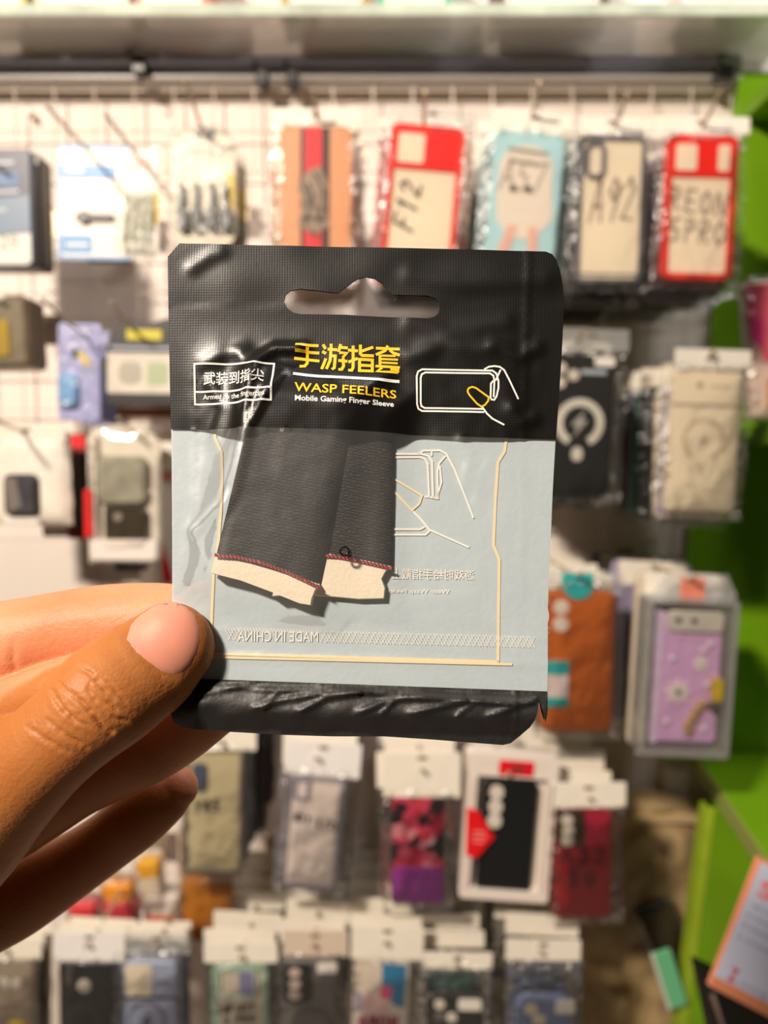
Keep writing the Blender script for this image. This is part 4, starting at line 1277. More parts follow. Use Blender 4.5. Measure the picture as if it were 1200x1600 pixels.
p = Pk('foil_pouch', 'dark gold foil pouch slanting beside the green lower board', 'pouch', (996, 1405, 1084, 1560), 0.918, -24)
p.slab('pouch_body', 1020, 1405, 1072, 1590, 8, 0, 0.012, col('dark_gold_foil', (88, 66, 34), 0.28, metal=0.4, bump=0.9, bscale=60, var=0.4, vscale=40), bev=0.003)
p.slab('seal_strip', 1020, 1405, 1072, 1418, 3, -0.001, 0.004, col('black_seal', (30, 26, 22), 0.3))
p.bag(1012, 1398, 1080, 1596, 0.006, 0.013, seed=33)
p = Pk('mint_card', 'mint green card slanting below the dark gold pouch', 'card', (1030, 1490, 1066, 1580), 0.872, -18)
p.slab('card_body', 1034, 1480, 1064, 1580, 4, 0, 0.003, col('mint_card', (110, 190, 140), 0.4))
p.slab('pale_edge', 1030, 1480, 1036, 1580, 2, -0.0006, 0.0034, col('mint_edge', (200, 210, 196), 0.4))

# ------------------------------------------------------------------ the packet held up in front
PC = at(567, 770, 0.1635)                       # centre of its back sheet
tilt_a = R(3.4)                                 # its foot leans away a little
PN = (-FWD * math.cos(tilt_a) + UP * math.sin(tilt_a)).normalized()
PU = Vector((1, 0, 0))
PV = PN.cross(PU).normalized()
PM = Matrix(((PU.x, PV.x, PN.x, PC.x), (PU.y, PV.y, PN.y, PC.y), (PU.z, PV.z, PN.z, PC.z), (0, 0, 0, 1)))
KP = 0.1635 / F


def uv(px, py, n=0.0):
    """packet coordinates of a photo pixel on the sheet"""
    d = ray(px, py)
    t = (PC + PN * n - CAM).dot(PN) / d.dot(PN)
    q = CAM + d * t - PC
    return Vector((q.dot(PU), q.dot(PV)))


packet = thing('finger_sleeve_packet', 'black and silver plastic packet with yellow lettering held between thumb and finger', 'packet')
packet.matrix_world = PM

OUT = [(263, 402), (281, 381), (420, 384), (560, 387), (700, 390), (852, 394), (862, 398), (868, 406), (874, 422), (879, 446), (881, 480),
       (878, 540), (873, 620), (868, 690), (864, 760), (861, 830), (858, 900), (856, 950), (858, 960), (858, 966), (856, 974), (856, 1040), (855, 1085), (853, 1110), (850, 1126),
       (846, 1113), (843, 1099), (840.5, 1093), (838, 1104), (833, 1122), (826, 1135), (812, 1150), (798, 1161), (786, 1164), (740, 1160.5), (670, 1155),
       (600, 1150.5), (520, 1150.5), (440, 1148), (362, 1143.5), (310, 1139), (285, 1136), (274, 1128), (270, 1110), (269, 1000),
       (269, 850), (268, 700), (266, 600), (264, 500)]
HOLE = [(470, 452), (528, 459), (545, 446), (558, 437), (572, 433.5), (585, 436), (597, 444), (605, 456), (613, 461), (668, 463), (680, 467), (686, 474), (687.5, 482),
        (684, 491), (678, 496), (668, 498.5), (600, 496), (540, 492.5), (470, 491.5), (458, 489), (449, 482), (444, 472), (446, 462), (453, 455)]
LINE1 = lambda x: 671 + (x - 268) * 0.0275      # foot of the black header
LINE2 = lambda x: 1059 + (x - 268) * 0.0365     # head of the black foot strip

SL1 = [(405, 600), (560, 622), (503, 917), (341, 868)]
SL2 = [(540, 625), (618, 640), (614, 887), (512, 868)]


SF1 = [(405, 600), (560, 622), (497, 952), (328, 900)]
SF2 = [(540, 625), (618, 640), (608, 942), (490, 935)]


def quad_in(q, x, y):
    """signed depth (pixels) of a point inside a convex quad"""
    m = 1e9
    for i in range(4):
        (ax, ay), (bx, by) = q[i], q[(i + 1) % 4]
        L = math.hypot(bx - ax, by - ay)
        m = min(m, ((bx - ax) * (y - ay) - (by - ay) * (x - ax)) / L)
    return m


def sm(a, b, t):
    t = max(0.0, min(1.0, (t - a) / (b - a)))
    return t * t * (3 - 2 * t)


def seg_d(x, y, pl):
    best = 1e9
    for (ax, ay), (bx, by) in zip(pl, pl[1:]):
        dx, dy = bx - ax, by - ay
        t = max(0, min(1, ((x - ax) * dx + (y - ay) * dy) / (dx * dx + dy * dy)))
        best = min(best, math.hypot(x - ax - dx * t, y - ay - dy * t))
    return best


RIDGES = [([(470, 548), (430, 548), (404, 566), (393, 612), (384, 680), (372, 735), (355, 790), (330, 812), (308, 832)], 0.0016, 9),
          ([(445, 590), (420, 625), (398, 670), (388, 720), (376, 770), (352, 815), (340, 860)], 0.0010, 6),
          ([(308, 832), (318, 868), (304, 905)], 0.0006, 8), ([(340, 940), (318, 962), (300, 985)], 0.0006, 7),
          ([(330, 600), (352, 640), (336, 690)], 0.0006, 10), ([(318, 570), (345, 556), (380, 548)], 0.0005, 12),
          ([(770, 540), (810, 560), (838, 545)], 0.0006, 10), ([(800, 640), (812, 660), (832, 655)], 0.0007, 10),
          ([(742, 790), (750, 745), (765, 720)], 0.0004, 7), ([(720, 690), (735, 720), (725, 760)], 0.0005, 9),
          ([(640, 560), (690, 540), (760, 545)], 0.0004, 14), ([(345, 985), (400, 968), (480, 962)], 0.0003, 6),
          ([(400, 992), (470, 996), (560, 992)], 0.0002, 4), ([(640, 505), (700, 520), (790, 505)], 0.0004, 14),
          ([(640, 430), (720, 445), (850, 440)], 0.0004, 16), ([(300, 420), (330, 400), (345, 395)], 0.0004, 10),
          ([(620, 950), (670, 935), (740, 930)], 0.0003, 10), ([(808, 720), (822, 790), (812, 860), (818, 930)], 0.0003, 5)]
FOOT = [([(285, 1068), (360, 1072), (440, 1078), (520, 1072)], .0006, 3.5), ([(300, 1085), (350, 1077), (400, 1064)], .0006, 3.5),
        ([(400, 1104), (440, 1092), (500, 1082), (560, 1080)], .0009, 4), ([(470, 1108), (510, 1088), (580, 1076), (660, 1078)], .0009, 4.5),
        ([(412, 1106), (424, 1092), (432, 1084)], .0006, 3), ([(560, 1110), (600, 1094), (650, 1086), (720, 1088)], .0009, 4.5),
        ([(596, 1112), (606, 1102), (614, 1096)], .0006, 3), ([(640, 1112), (690, 1100), (730, 1092), (800, 1096)], .0009, 4.5),
        ([(712, 1117), (724, 1106), (735, 1100)], .0005, 3), ([(760, 1116), (800, 1102), (835, 1090)], .0007, 4),
        ([(500, 1070), (600, 1084), (700, 1092), (830, 1096)], .0006, 3)]


def film_z(x, y):
    """height of the front film over the back sheet, from its place on the sheet (photo pixels)"""
    edge = min(x - 266, 864 - x, y - 385)
    z = 0.0003 + 0.0007 * sm(30, 80, min(x - 266, 864 - x)) * sm(0, 60, y - 500) * sm(0, 50, 1010 - y)
    d1, d2 = quad_in(SF1, x, y), quad_in(SF2, x, y)
    lo = sm(1010, 955, y)
    z += 0.0052 * sm(-58, 26, d1) * lo
    z += 0.0030 * sm(-40, 24, d2) * (1 - sm(-58, 26, d1)) * lo
    for pl, a, w in RIDGES:
        d = seg_d(x, y, pl)
        if d < w * 3:
            z += a * math.exp(-(d / w) ** 2)
    n = noise.noise(Vector((x / 55, y / 70, 1.3))) + 0.5 * noise.noise(Vector((x / 22, y / 26, 4.7)))
    z += 0.00022 * n * sm(0, 40, edge) * sm(500, 560, y) * sm(1050, 990, y)
    # zip ridge and seal lines
    zl = y - (1024 + (x - 300) * 0.026)
    z += 0.0006 * math.exp(-(zl / 5) ** 2) + 0.0004 * math.exp(-((zl + 40) / 3) ** 2)
    z += 0.00022 * math.exp(-((x - 305) / 2.5) ** 2) * sm(570, 600, y) * sm(900, 840, y) + 0.0002 * math.exp(-((x - 816 + (y - 700) * .03) / 3) ** 2)
    if y > 1055:
        f = sm(LINE2(x) - 4, LINE2(x) + 12, y)
        for pl, a, w in FOOT:
            d = seg_d(x, y, pl)
            if d < w * 3:
                z += .75 * a * f * math.exp(-(d / w) ** 2)
        fold = 1107 + (x - 320) * 0.022
        z += 0.0016 * f * sm(fold - 46, fold - 6, y) - 0.0034 * sm(fold - 3, fold + 42, y) * .6
        z += 0.0005 * noise.noise(Vector((x / 40, y / 30, 8))) * f
    if y < 480:
        z += 0.0004 * noise.noise(Vector((x / 90, y / 60, 2.2)))
    return max(z, 0.00012)


def sheet(spacing, zf, parts):
    """triangulated sheet with the packet's outline and its hang hole, cut into named strips"""
    pts, cons = [], []

    def loop(P, step):
        s0 = len(pts)
        n = len(P)
        for i in range(n):
            a, b = Vector(P[i]), Vector(P[(i + 1) % n])
            m = max(1, int((b - a).length / step))
            for k in range(m):
                pts.append(a + (b - a) * k / m)
        c = len(pts) - s0
        for i in range(c):
            cons.append((s0 + i, s0 + (i + 1) % c))

    loop(OUT, spacing)
    loop(HOLE, spacing * .6)
    for fn in (LINE1, LINE2):
        xs = [262 + i * spacing for i in range(int(600 / spacing) + 4)]
        s0 = len(pts)
        for x in xs:
            pts.append(Vector((x, fn(x))))
        for i in range(len(xs) - 1):
            cons.append((s0 + i, s0 + i + 1))
    r = random.Random(3)
    y = 384.0
    row = 0
    while y < 1166:
        x = 264.0 + (row % 2) * spacing / 2
        fine = spacing * (0.62 if y > 1050 else 1)
        while x < 882:
            pts.append(Vector((x + r.uniform(-.15, .15) * spacing, y + r.uniform(-.15, .15) * spacing)))
            x += fine
        y += fine * .87
        row += 1
    V, E, Fc, *_ = delaunay_2d_cdt(pts, cons, [], 0, 1e-5)

    def inside(P, x, y):
        c = False
        j = len(P) - 1
        for i in range(len(P)):
            if (P[i][1] > y) != (P[j][1] > y) and x < (P[j][0] - P[i][0]) * (y - P[i][1]) / (P[j][1] - P[i][1]) + P[i][0]:
                c = not c
            j = i
        return c

    bins = {k: [] for k in ('head', 'mid', 'foot')}
    for f in Fc:
        cx = sum(V[i].x for i in f) / len(f)
        cy = sum(V[i].y for i in f) / len(f)
        if not inside(OUT, cx, cy) or inside(HOLE, cx, cy):
            continue
        k = 'head' if cy < LINE1(cx) else 'foot' if cy > LINE2(cx) else 'mid'
        bins[k].append(f)
    U = [uv(p.x, p.y) for p in V]
    Z = [zf(p.x, p.y) for p in V]
    out = {}
    for k, fs in bins.items():
        used = sorted({i for f in fs for i in f})
        ix = {a: b for b, a in enumerate(used)}
        mb = MB()
        mb.add([(U[i].x, U[i].y, Z[i]) for i in used], [tuple(ix[i] for i in f) for f in fs])
        out[k] = mb
    return out


# black printed film: fine woven emboss, half gloss
m_blk = mat('black_printed_film', (15, 14, 12), 0.37, spec=0.55)
nt = m_blk.node_tree
tc = nt.nodes.new('ShaderNodeTexCoord')
hs = []
for d in ('X', 'Y'):
    wv = nt.nodes.new('ShaderNodeTexWave')
    wv.bands_direction = d
    wv.inputs['Scale'].default_value = 560
    wv.inputs['Distortion'].default_value = 0.6
    nt.links.new(tc.outputs['Object'], wv.inputs['Vector'])
    hs.append(wv)
mx = nt.nodes.new('ShaderNodeMath')
mx.operation = 'MAXIMUM'
nt.links.new(hs[0].outputs['Fac'], mx.inputs[0])
nt.links.new(hs[1].outputs['Fac'], mx.inputs[1])
nn = nt.nodes.new('ShaderNodeTexNoise')
nn.inputs['Scale'].default_value = 900
nt.links.new(tc.outputs['Object'], nn.inputs['Vector'])
ad = nt.nodes.new('ShaderNodeMath')
nt.links.new(mx.outputs[0], ad.inputs[0])
nt.links.new(nn.outputs['Fac'], ad.inputs[1])
bp = nt.nodes.new('ShaderNodeBump')
bp.inputs['Strength'].default_value = 0.08
bp.inputs['Distance'].default_value = 0.0002
nt.links.new(ad.outputs[0], bp.inputs['Height'])
nt.links.new(bp.outputs['Normal'], nt.nodes['Principled BSDF'].inputs['Normal'])
m_foot = mat('black_foot_film', (26, 25, 24), 0.5, spec=0.6, bump=0.06, bscale=900)
m_silver = mat('silver_grey_foil', (186, 199, 204), 0.42, metal=0.0, spec=0.6, bump=0.05, bscale=700, var=0.03, vscale=120)
m_win = film('clear_window_film', (0.98, 0.985, 0.99), 0.07, 0.05, 0.32, 0.12, 320, 0.0006, 0.35)

fr = sheet(7.0, film_z, None)
fr['head'].build('black_header', m_blk, packet, sharp=3)
fr['mid'].build('clear_window', m_win, packet, sharp=3)
fr['foot'].build('black_foot_strip', m_foot, packet, sharp=3)
bk = sheet(22.0, lambda x, y: -0.0001, None)
back = MB()
for k, i in (('head', 1), ('mid', 0), ('foot', 1)):
    back.add(bk[k].v, bk[k].f, i)
back = back.build('back_sheet', [m_silver, m_blk], packet, sharp=3)


# ---- print on the packet
def flat_part(name, quads, m, zf, lift, parent=packet, cut=6.0):
    """2-D quads in photo pixels laid on the film"""
    mb = MB()
    for q in quads:
        a, b, c, d = [Vector(p) for p in q]
        n = max(1, int(max((d - a).length, (c - b).length) / cut))
        vs = []
        for k in range(n + 1):
            for p in (a + (d - a) * k / n, b + (c - b) * k / n):
                w = uv(p.x, p.y)
                vs.append((w.x, w.y, zf(p.x, p.y) + lift))
        mb.add(vs, [(2 * k, 2 * k + 1, 2 * k + 3, 2 * k + 2) for k in range(n)])
    return mb.build(name, m, parent, sharp=3)


def lines(name, PL, w, m, zf=film_z, lift=0.00013, parent=packet):
    Q = []
    for i, pl in enumerate(PL):
        Q += strip(pl, w[i] if isinstance(w, list) else w)
    return flat_part(name, Q, m, zf, lift, parent)


def words(name, string, quad, m, zf=film_z, lift=0.00013, bold=0.0, parent=packet):
    """lettering fitted to a photo quad: foot-left, foot-right, head-right, head-left"""
    vs, fs = glyphs(string, bold)
    a, b, c, d = [Vector(p) for p in quad]
    V = []
    for s_, t_ in vs:
        p = (a * (1 - s_) + b * s_) * (1 - t_) + (d * (1 - s_) + c * s_) * t_
        w = uv(p.x, p.y)
        V.append((w.x, w.y, zf(p.x, p.y) + lift))
    return MB().add(V, fs).build(name, m, parent, sharp=3)


m_yel = mat('yellow_print_ink', (244, 196, 46), 0.4)
m_wht = mat('white_print_ink', (240, 238, 232), 0.4)
m_gold = mat('pale_gold_print', (240, 220, 176), 0.45)
m_cream = mat('cream_print', (246, 240, 228), 0.45)


def Z1(L):
    return [[(450 + x / 6.316, 525 + y / 6.316) for x, y in l] for l in L]


CH = {
    'first_character': [[(82, 103), (305, 108)], [(82, 170), (314, 182)], [(70, 240), (316, 264)], [(198, 108), (198, 290), (175, 322), (125, 326)]],
    'second_character': [[(350, 95), (374, 142)], [(342, 165), (380, 187)], [(378, 235), (340, 352)], [(428, 88), (430, 135)], [(395, 143), (488, 150)],
                         [(428, 150), (420, 255), (385, 350)], [(424, 208), (470, 212), (462, 335), (438, 352)], [(522, 92), (502, 172)], [(518, 125), (592, 132)],
                         [(508, 178), (582, 184), (542, 226)], [(546, 228), (552, 315), (535, 350), (502, 352)], [(500, 256), (588, 264)]],
    'third_character': [[(594, 152), (692, 162)], [(645, 108), (645, 330), (632, 360), (598, 358)], [(598, 272), (690, 235)], [(716, 98), (716, 190), (735, 207), (848, 209)],
                        [(842, 122), (722, 166)], [(708, 245), (834, 250), (832, 364), (708, 362), (708, 245)], [(708, 304), (832, 308)]],
    'fourth_character': [[(868, 132), (1102, 142)], [(985, 106), (958, 158), (868, 198)], [(1004, 150), (1036, 178), (1102, 204)], [(908, 200), (908, 312)],
                         [(908, 206), (1062, 210)], [(908, 240), (1085, 246)], [(908, 274), (1082, 282)], [(864, 310), (1104, 322)], [(930, 325), (880, 366), (1086, 372)],
                         [(1010, 343), (1086, 346), (1086, 372)]]}
for nm, L in CH.items():
    wds = 4.6 if nm != 'fourth_character' else [4.4, 4.4, 4.4, 4.2, 3.2, 3.2, 3.2, 4.0, 4.2, 3.6]
    lines('lettering', Z1(L), wds, m_yel)
lines('white_rule', [[(461, 589.5), (480, 592), (500, 593.5), (624, 598)]], 4.6, m_wht)
words('lettering', 'WASP FEELERS', [(464.5, 620.5), (619, 626.5), (619, 612.5), (464.5, 605)], m_yel, bold=0.012)
words('lettering', 'Mobile Gaming Finger Sleeve', [(466, 637.5), (615, 643), (615, 631.5), (466, 626)], m_wht, bold=0.02)
lines('badge_frame', [[(305, 570), (431, 573), (430, 634), (306, 633), (305, 570)], [(306, 613.5), (430, 615)]], 2.9, m_wht)
words('lettering', '武装到指尖', [(319.5, 603.5), (418, 604.5), (418, 583.5), (319.5, 582.5)], m_wht, bold=0.012)
words('lettering', 'Armed to the fingertips', [(318.5, 628), (421, 630), (421, 619), (318.5, 618)], m_wht, bold=0.015)


def Z2(L):
    return [[(560 + x * .28333, 370 + y * .28333) for x, y in l] for l in L]


PHONE = [[(690, 972), (350, 966), (330, 955), (322, 930), (320, 775), (328, 750), (350, 738), (735, 745), (756, 760), (768, 800), (768, 840), (758, 885), (745, 905), (725, 901)],
         [(690, 955), (365, 950), (346, 940), (342, 920), (342, 785), (348, 765), (368, 755), (722, 760), (740, 772), (746, 800), (742, 890)],
         [(725, 897), (727, 815), (740, 800)], [(690, 738), (715, 724), (745, 720), (775, 724), (800, 742), (830, 800), (878, 900)], [(780, 740), (752, 800)],
         [(680, 945), (705, 980), (735, 1008), (800, 1042)]]
lines('phone_drawing', Z2(PHONE), 2.7, m_wht)
lines('finger_drawing', Z2([[(600, 850), (607, 840), (625, 834), (645, 840), (715, 890), (712, 910), (695, 932), (675, 942), (650, 925), (610, 880), (600, 862), (600, 850)]]), 2.7, m_yel)

# print on the inner face of the back sheet, seen through the window
bz = lambda x, y: 0.0


def Z3(L):
    return [[(560 + x * .28333, 640 + y * .28333) for x, y in l] for l in L]


BP = [[(150, 265), (340, 262), (366, 272), (382, 300), (390, 485)], [(150, 245), (350, 245), (385, 256), (406, 285), (412, 490)],
      [(330, 245), (360, 226), (450, 225), (485, 245), (530, 330), (570, 430), (635, 598)], [(404, 228), (404, 255)], [(480, 255), (445, 296), (435, 340), (438, 490), (365, 478)],
      [(448, 310), (458, 400), (430, 490)], [(300, 560), (345, 605), (390, 662), (610, 760)], [(150, 660), (340, 660), (366, 646)], [(150, 690), (370, 690), (393, 668)]]
lines('back_drawing', Z3(BP), 2.9, m_cream, bz, 0.00012)
lines('back_finger_drawing', Z3([[(180, 370), (210, 390), (350, 475), (335, 520), (295, 555), (210, 465), (180, 440)]]), 3.2, m_gold, bz, 0.00012)
lines('gold_border', [[(334, 650), (336, 684), (346, 706), (347, 740), (345, 800), (342, 840), (334, 890), (331, 960), (329, 1022)],
                      [(328, 1021), (500, 1026), (779, 1034)], [(793, 676), (788, 706), (778, 722), (774, 780), (771, 852), (780, 874), (779, 950), (778, 1034)]], 4.4, m_gold, bz, 0.00008)
words('mirrored_lettering', '游戏时给手指戴上', [(741, 906), (612, 905), (612, 888), (741, 891)], m_cream, bz, 0.00012)
words('mirrored_lettering', 'Wear Wasp Feelers', [(703, 930), (600, 928), (600, 920), (703, 921)], m_cream, bz, 0.00012)
words('mirrored_lettering', 'MADE IN CHINA', [(497, 1003), (371, 1002), (371, 986), (497, 987)], m_cream, bz, 0.00012)
hq = []
for i in range(100):
    x = 352 + i * 4.8
    y = 981 + (x - 300) * .026
    if 368 < x < 500:
        hq += ribbon([(x, y - 2), (x + 4, y + 3)], 1.0)
    else:
        hq += ribbon([(x, y), (x + 9, y + 17)], 0.9)
        if i % 2:
            hq += ribbon([(x + 9, y), (x, y + 17)], 0.7)
o = flat_part('zip_hatching', hq, m_cream, bz, 0.0001)
o['kind'] = 'stuff'
lines('zip_ridge', [[(300, 1026), (330, 1026.5), (500, 1030.5), (800, 1038)]], 4, m_gold, bz, 0.00016)
mb = MB()
ring_pts = []
for k in range(22):
    a = 2 * math.pi * k / 22
    w = uv(540 + 6.6 * math.cos(a), 862 + 6.6 * math.sin(a))
    ring_pts.append((w.x, w.y, film_z(540, 862) + 0.00012))
mb.tube(ring_pts + ring_pts[:1], 0.00026, 6).build('vent_hole_rim', mat('vent_rim_black', (24, 23, 22), 0.15, spec=0.8), packet)


# ---- the two knitted sleeves inside the packet
m_knit = mat('charcoal_knit', (46, 45, 45), 0.75, spec=0.25)
nt = m_knit.node_tree
tc, mp, wv = nt.nodes.new('ShaderNodeTexCoord'), nt.nodes.new('ShaderNodeMapping'), nt.nodes.new('ShaderNodeTexWave')
mp.inputs['Rotation'].default_value = (0, 0, R(12))
wv.bands_direction = 'Y'
wv.inputs['Scale'].default_value = 480
wv.inputs['Distortion'].default_value = 5.0
wv.inputs['Detail'].default_value = 2
wv.inputs['Detail Scale'].default_value = 2.5
bp = nt.nodes.new('ShaderNodeBump')
bp.inputs['Strength'].default_value = 0.9
bp.inputs['Distance'].default_value = 0.0004
nt.links.new(tc.outputs['Object'], mp.inputs['Vector'])
nt.links.new(mp.outputs['Vector'], wv.inputs['Vector'])
nt.links.new(wv.outputs['Fac'], bp.inputs['Height'])
nt.links.new(bp.outputs['Normal'], nt.nodes['Principled BSDF'].inputs['Normal'])
m_cuff = mat('cream_elastic', (236, 222, 196), 0.6, bump=0.1, bscale=1500)
m_red = mat('red_thread', (206, 40, 54), 0.6)
m_blkthr = mat('black_thread', (30, 28, 28), 0.7)


def sleeve(label, TL, TR, BR, BL, cuff, thick, base, stitch):
    t = thing('finger_sleeve', label, 'finger sleeve', group='sleeves inside the packet')
    t.matrix_world = PM
    nx, ny = 18, 26
    TL, TR, BR, BL = map(Vector, (TL, TR, BR, BL))
    mb = MB()
    V = []
    for side in (1, 0):
        for j in range(ny + 1):
            v = j / ny
            for i in range(nx + 1):
                u = i / nx
                dip = 8 * math.sin(math.pi * u) * (1 if v > .6 else v / .6)
                p = (TL * (1 - u) + TR * u) * (1 - v) + (BL * (1 - u) + BR * u) * v + Vector((0, -dip * .5 if side else -dip * .5))
                prof = max(0, 1 - abs(2 * u - 1) ** 2.6) ** .55 * (0.62 + 0.38 * math.sin(math.pi * min(1, v * 1.05)))
                w = uv(p.x, p.y)
                V.append((w.x, w.y, base + (thick * (0.12 + .88 * prof) if side else 0.0)))
    N = (nx + 1) * (ny + 1)
    fs = []
    for s_ in (0, 1):
        for j in range(ny):
            for i in range(nx):
                q = s_ * N + j * (nx + 1) + i
                fs.append((q, q + 1, q + nx + 2, q + nx + 1))
    edge = list(range(nx + 1)) + [j * (nx + 1) + nx for j in range(1, ny + 1)] + [ny * (nx + 1) + i for i in range(nx - 1, -1, -1)] + [j * (nx + 1) for j in range(ny - 1, 0, -1)]
    fs += [(a, b, N + b, N + a) for a, b in zip(edge, edge[1:] + edge[:1])]
    mb.add(V, fs).build('knit_tube', m_knit, t, sharp=1.2)
    zc = base + thick * .55
    P2 = [uv(*p) for p in cuff]
    pr = [(w.x, w.y) for w in P2]
    n = len(pr)
    mb = MB()
    lo = [(x, y, base) for x, y in pr]
    hi = [(x, y, zc) for x, y in inset(pr, 0.0003)]
    mb.add(lo + hi, [tuple(range(n)), tuple(range(n, 2 * n))] + [(i, (i + 1) % n, n + (i + 1) % n, n + i) for i in range(n)])
    mb.build('elastic_cuff', m_cuff, t, sharp=0.5)
    zt = lambda x, y: zc + thick * .12
    lines('red_seam', [stitch], 4.2, m_red, zt, 0.0002, t)
    q = []
    for (ax, ay), (bx, by) in zip(stitch, stitch[1:]):
        L = math.hypot(bx - ax, by - ay)
        for k in range(int(L / 6)):
            f = (k + .5) * 6 / L
            x, y = ax + (bx - ax) * f, ay + (by - ay) * f
            q += ribbon([(x - 1, y - 3), (x + 1.6, y + 1.2)], 2.0)
    o = flat_part('black_stitches', q, m_blkthr, zt, 0.00036, t)
    o['kind'] = 'stuff'
    return t


sleeve('charcoal knit finger sleeve lying in front, with the lower slanting cream cuff', (399, 622), (560, 640), (503, 914), (341, 866),
       [(340, 864), (420, 876), (503, 912), (496, 922), (491, 935), (489, 946), (470, 943), (440, 931), (426, 932), (428, 926), (380, 908), (333, 896)], 0.0046, 0.0011,
       [(342, 868), (372, 870), (410, 878), (450, 892), (480, 906), (502, 917)])
sleeve('darker knit finger sleeve half behind the other, its cream cuff ending at right', (536, 642), (617, 650), (613, 886), (505, 866),
       [(505, 862), (560, 870), (613, 884), (604, 893), (598, 904), (603, 918), (601, 936), (560, 937), (528, 934), (490, 931), (480, 900)], 0.0024, 0.0003,
       [(500, 868), (530, 870), (560, 876), (612, 888)])

# ------------------------------------------------------------------ the hand
m_skin = mat('warm_skin', (200, 130, 80), 0.5, spec=0.3, sss=0.12)
nt = m_skin.node_tree
B = nt.nodes['Principled BSDF']
tc = nt.nodes.new('ShaderNodeTexCoord')
n1 = nt.nodes.new('ShaderNodeTexNoise')
n1.inputs['Scale'].default_value = 55
n1.inputs['Detail'].default_value = 6
rp = nt.nodes.new('ShaderNodeValToRGB')
rp.color_ramp.elements[0].position, rp.color_ramp.elements[1].position = 0.3, 0.72
rp.color_ramp.elements[0].color = S(204, 132, 92)
rp.color_ramp.elements[1].color = S(220, 150, 112)
nt.links.new(tc.outputs['Object'], n1.inputs['Vector'])
nt.links.new(n1.outputs['Fac'], rp.inputs['Fac'])
at_ = nt.nodes.new('ShaderNodeAttribute')       # back-of-finger skin is browner than the finger pads
at_.attribute_name = 'dorsal'
mixc = nt.nodes.new('ShaderNodeMix')
mixc.data_type = 'RGBA'
mixc.blend_type = 'MULTIPLY'
mixc.inputs['B'].default_value = (0.66, 0.57, 0.29, 1)
nt.links.new(at_.outputs['Fac'], mixc.inputs['Factor'])
nt.links.new(rp.outputs['Color'], mixc.inputs['A'])
nt.links.new(mixc.outputs['Result'], B.inputs['Base Color'])
vo = nt.nodes.new('ShaderNodeTexVoronoi')
vo.inputs['Scale'].default_value = 1500
n2 = nt.nodes.new('ShaderNodeTexNoise')
n2.inputs['Scale'].default_value = 800
n2.inputs['Detail'].default_value = 5
ad = nt.nodes.new('ShaderNodeMath')
ad.operation = 'MULTIPLY_ADD'
ad.inputs[1].default_value = 0.35
nt.links.new(tc.outputs['Object'], vo.inputs['Vector'])
nt.links.new(tc.outputs['Object'], n2.inputs['Vector'])
nt.links.new(vo.outputs['Distance'], ad.inputs[0])
nt.links.new(n2.outputs['Fac'], ad.inputs[2])
bp = nt.nodes.new('ShaderNodeBump')
bp.inputs['Strength'].default_value = 0.26
bp.inputs['Distance'].default_value = 0.0005
nt.links.new(ad.outputs[0], bp.inputs['Height'])
nt.links.new(bp.outputs['Normal'], B.inputs['Normal'])


def limb(mb, chain, cap0=True, cap1=False, n=28):
    """smooth tapering limb through (px, py, distance, half width in px, thickness ratio)"""
    C = [(at(a, b, Y), h * Y / F, q) for a, b, Y, h, q in chain]
    pts = []
    m = len(C)
    for i in range(m - 1):
        p0, p1, p2, p3 = (C[max(0, i - 1)], C[i], C[i + 1], C[min(m - 1, i + 2)])
        for s_ in range(8):
            t = s_ / 8

            def cr(a, b, c, d):
                return 0.5 * (2 * b + (c - a) * t + (2 * a - 5 * b + 4 * c - d) * t * t + (3 * b - a - 3 * c + d) * t ** 3)
            pts.append((cr(p0[0], p1[0], p2[0], p3[0]), max(.001, cr(p0[1], p1[1], p2[1], p3[1])), cr(p0[2], p1[2], p2[2], p3[2])))
    pts.append(C[-1])
    rings = []
    for i, (p, r, q) in enumerate(pts):
        t = (pts[min(i + 1, len(pts) - 1)][0] - pts[max(i - 1, 0)][0]).normalized()
        rings.append((p, t, r, q))
    if cap0:
        p, t, r, q = rings[0]
        rings = [(p - t * r * .95 * math.sin(a), t, r * math.cos(a), q) for a in [R(x) for x in (88, 75, 60, 45, 30, 15)]] + rings
    if cap1:
        p, t, r, q = rings[-1]
        rings = rings + [(p + t * r * .8 * math.sin(a), t, r * math.cos(a), q) for a in [R(x) for x in (15, 30, 45, 60, 75, 88)]]
    vs, fs = [], []
    for p, t, r, q in rings:
        view = (p - CAM).normalized()
        a = t.cross(view).normalized()
        b = t.cross(a).normalized()
        for k in range(n):
            th = 2 * math.pi * k / n
            vs.append(p + a * r * math.cos(th) + b * r * q * math.sin(th))
    for i in range(len(rings) - 1):
        for k in range(n):
            l = (k + 1) % n
            fs.append((i * n + k, i * n + l, (i + 1) * n + l, (i + 1) * n + k))
    fs += [tuple(range(n)), tuple(range((len(rings) - 1) * n, len(rings) * n))]
    mb.add(vs, fs)


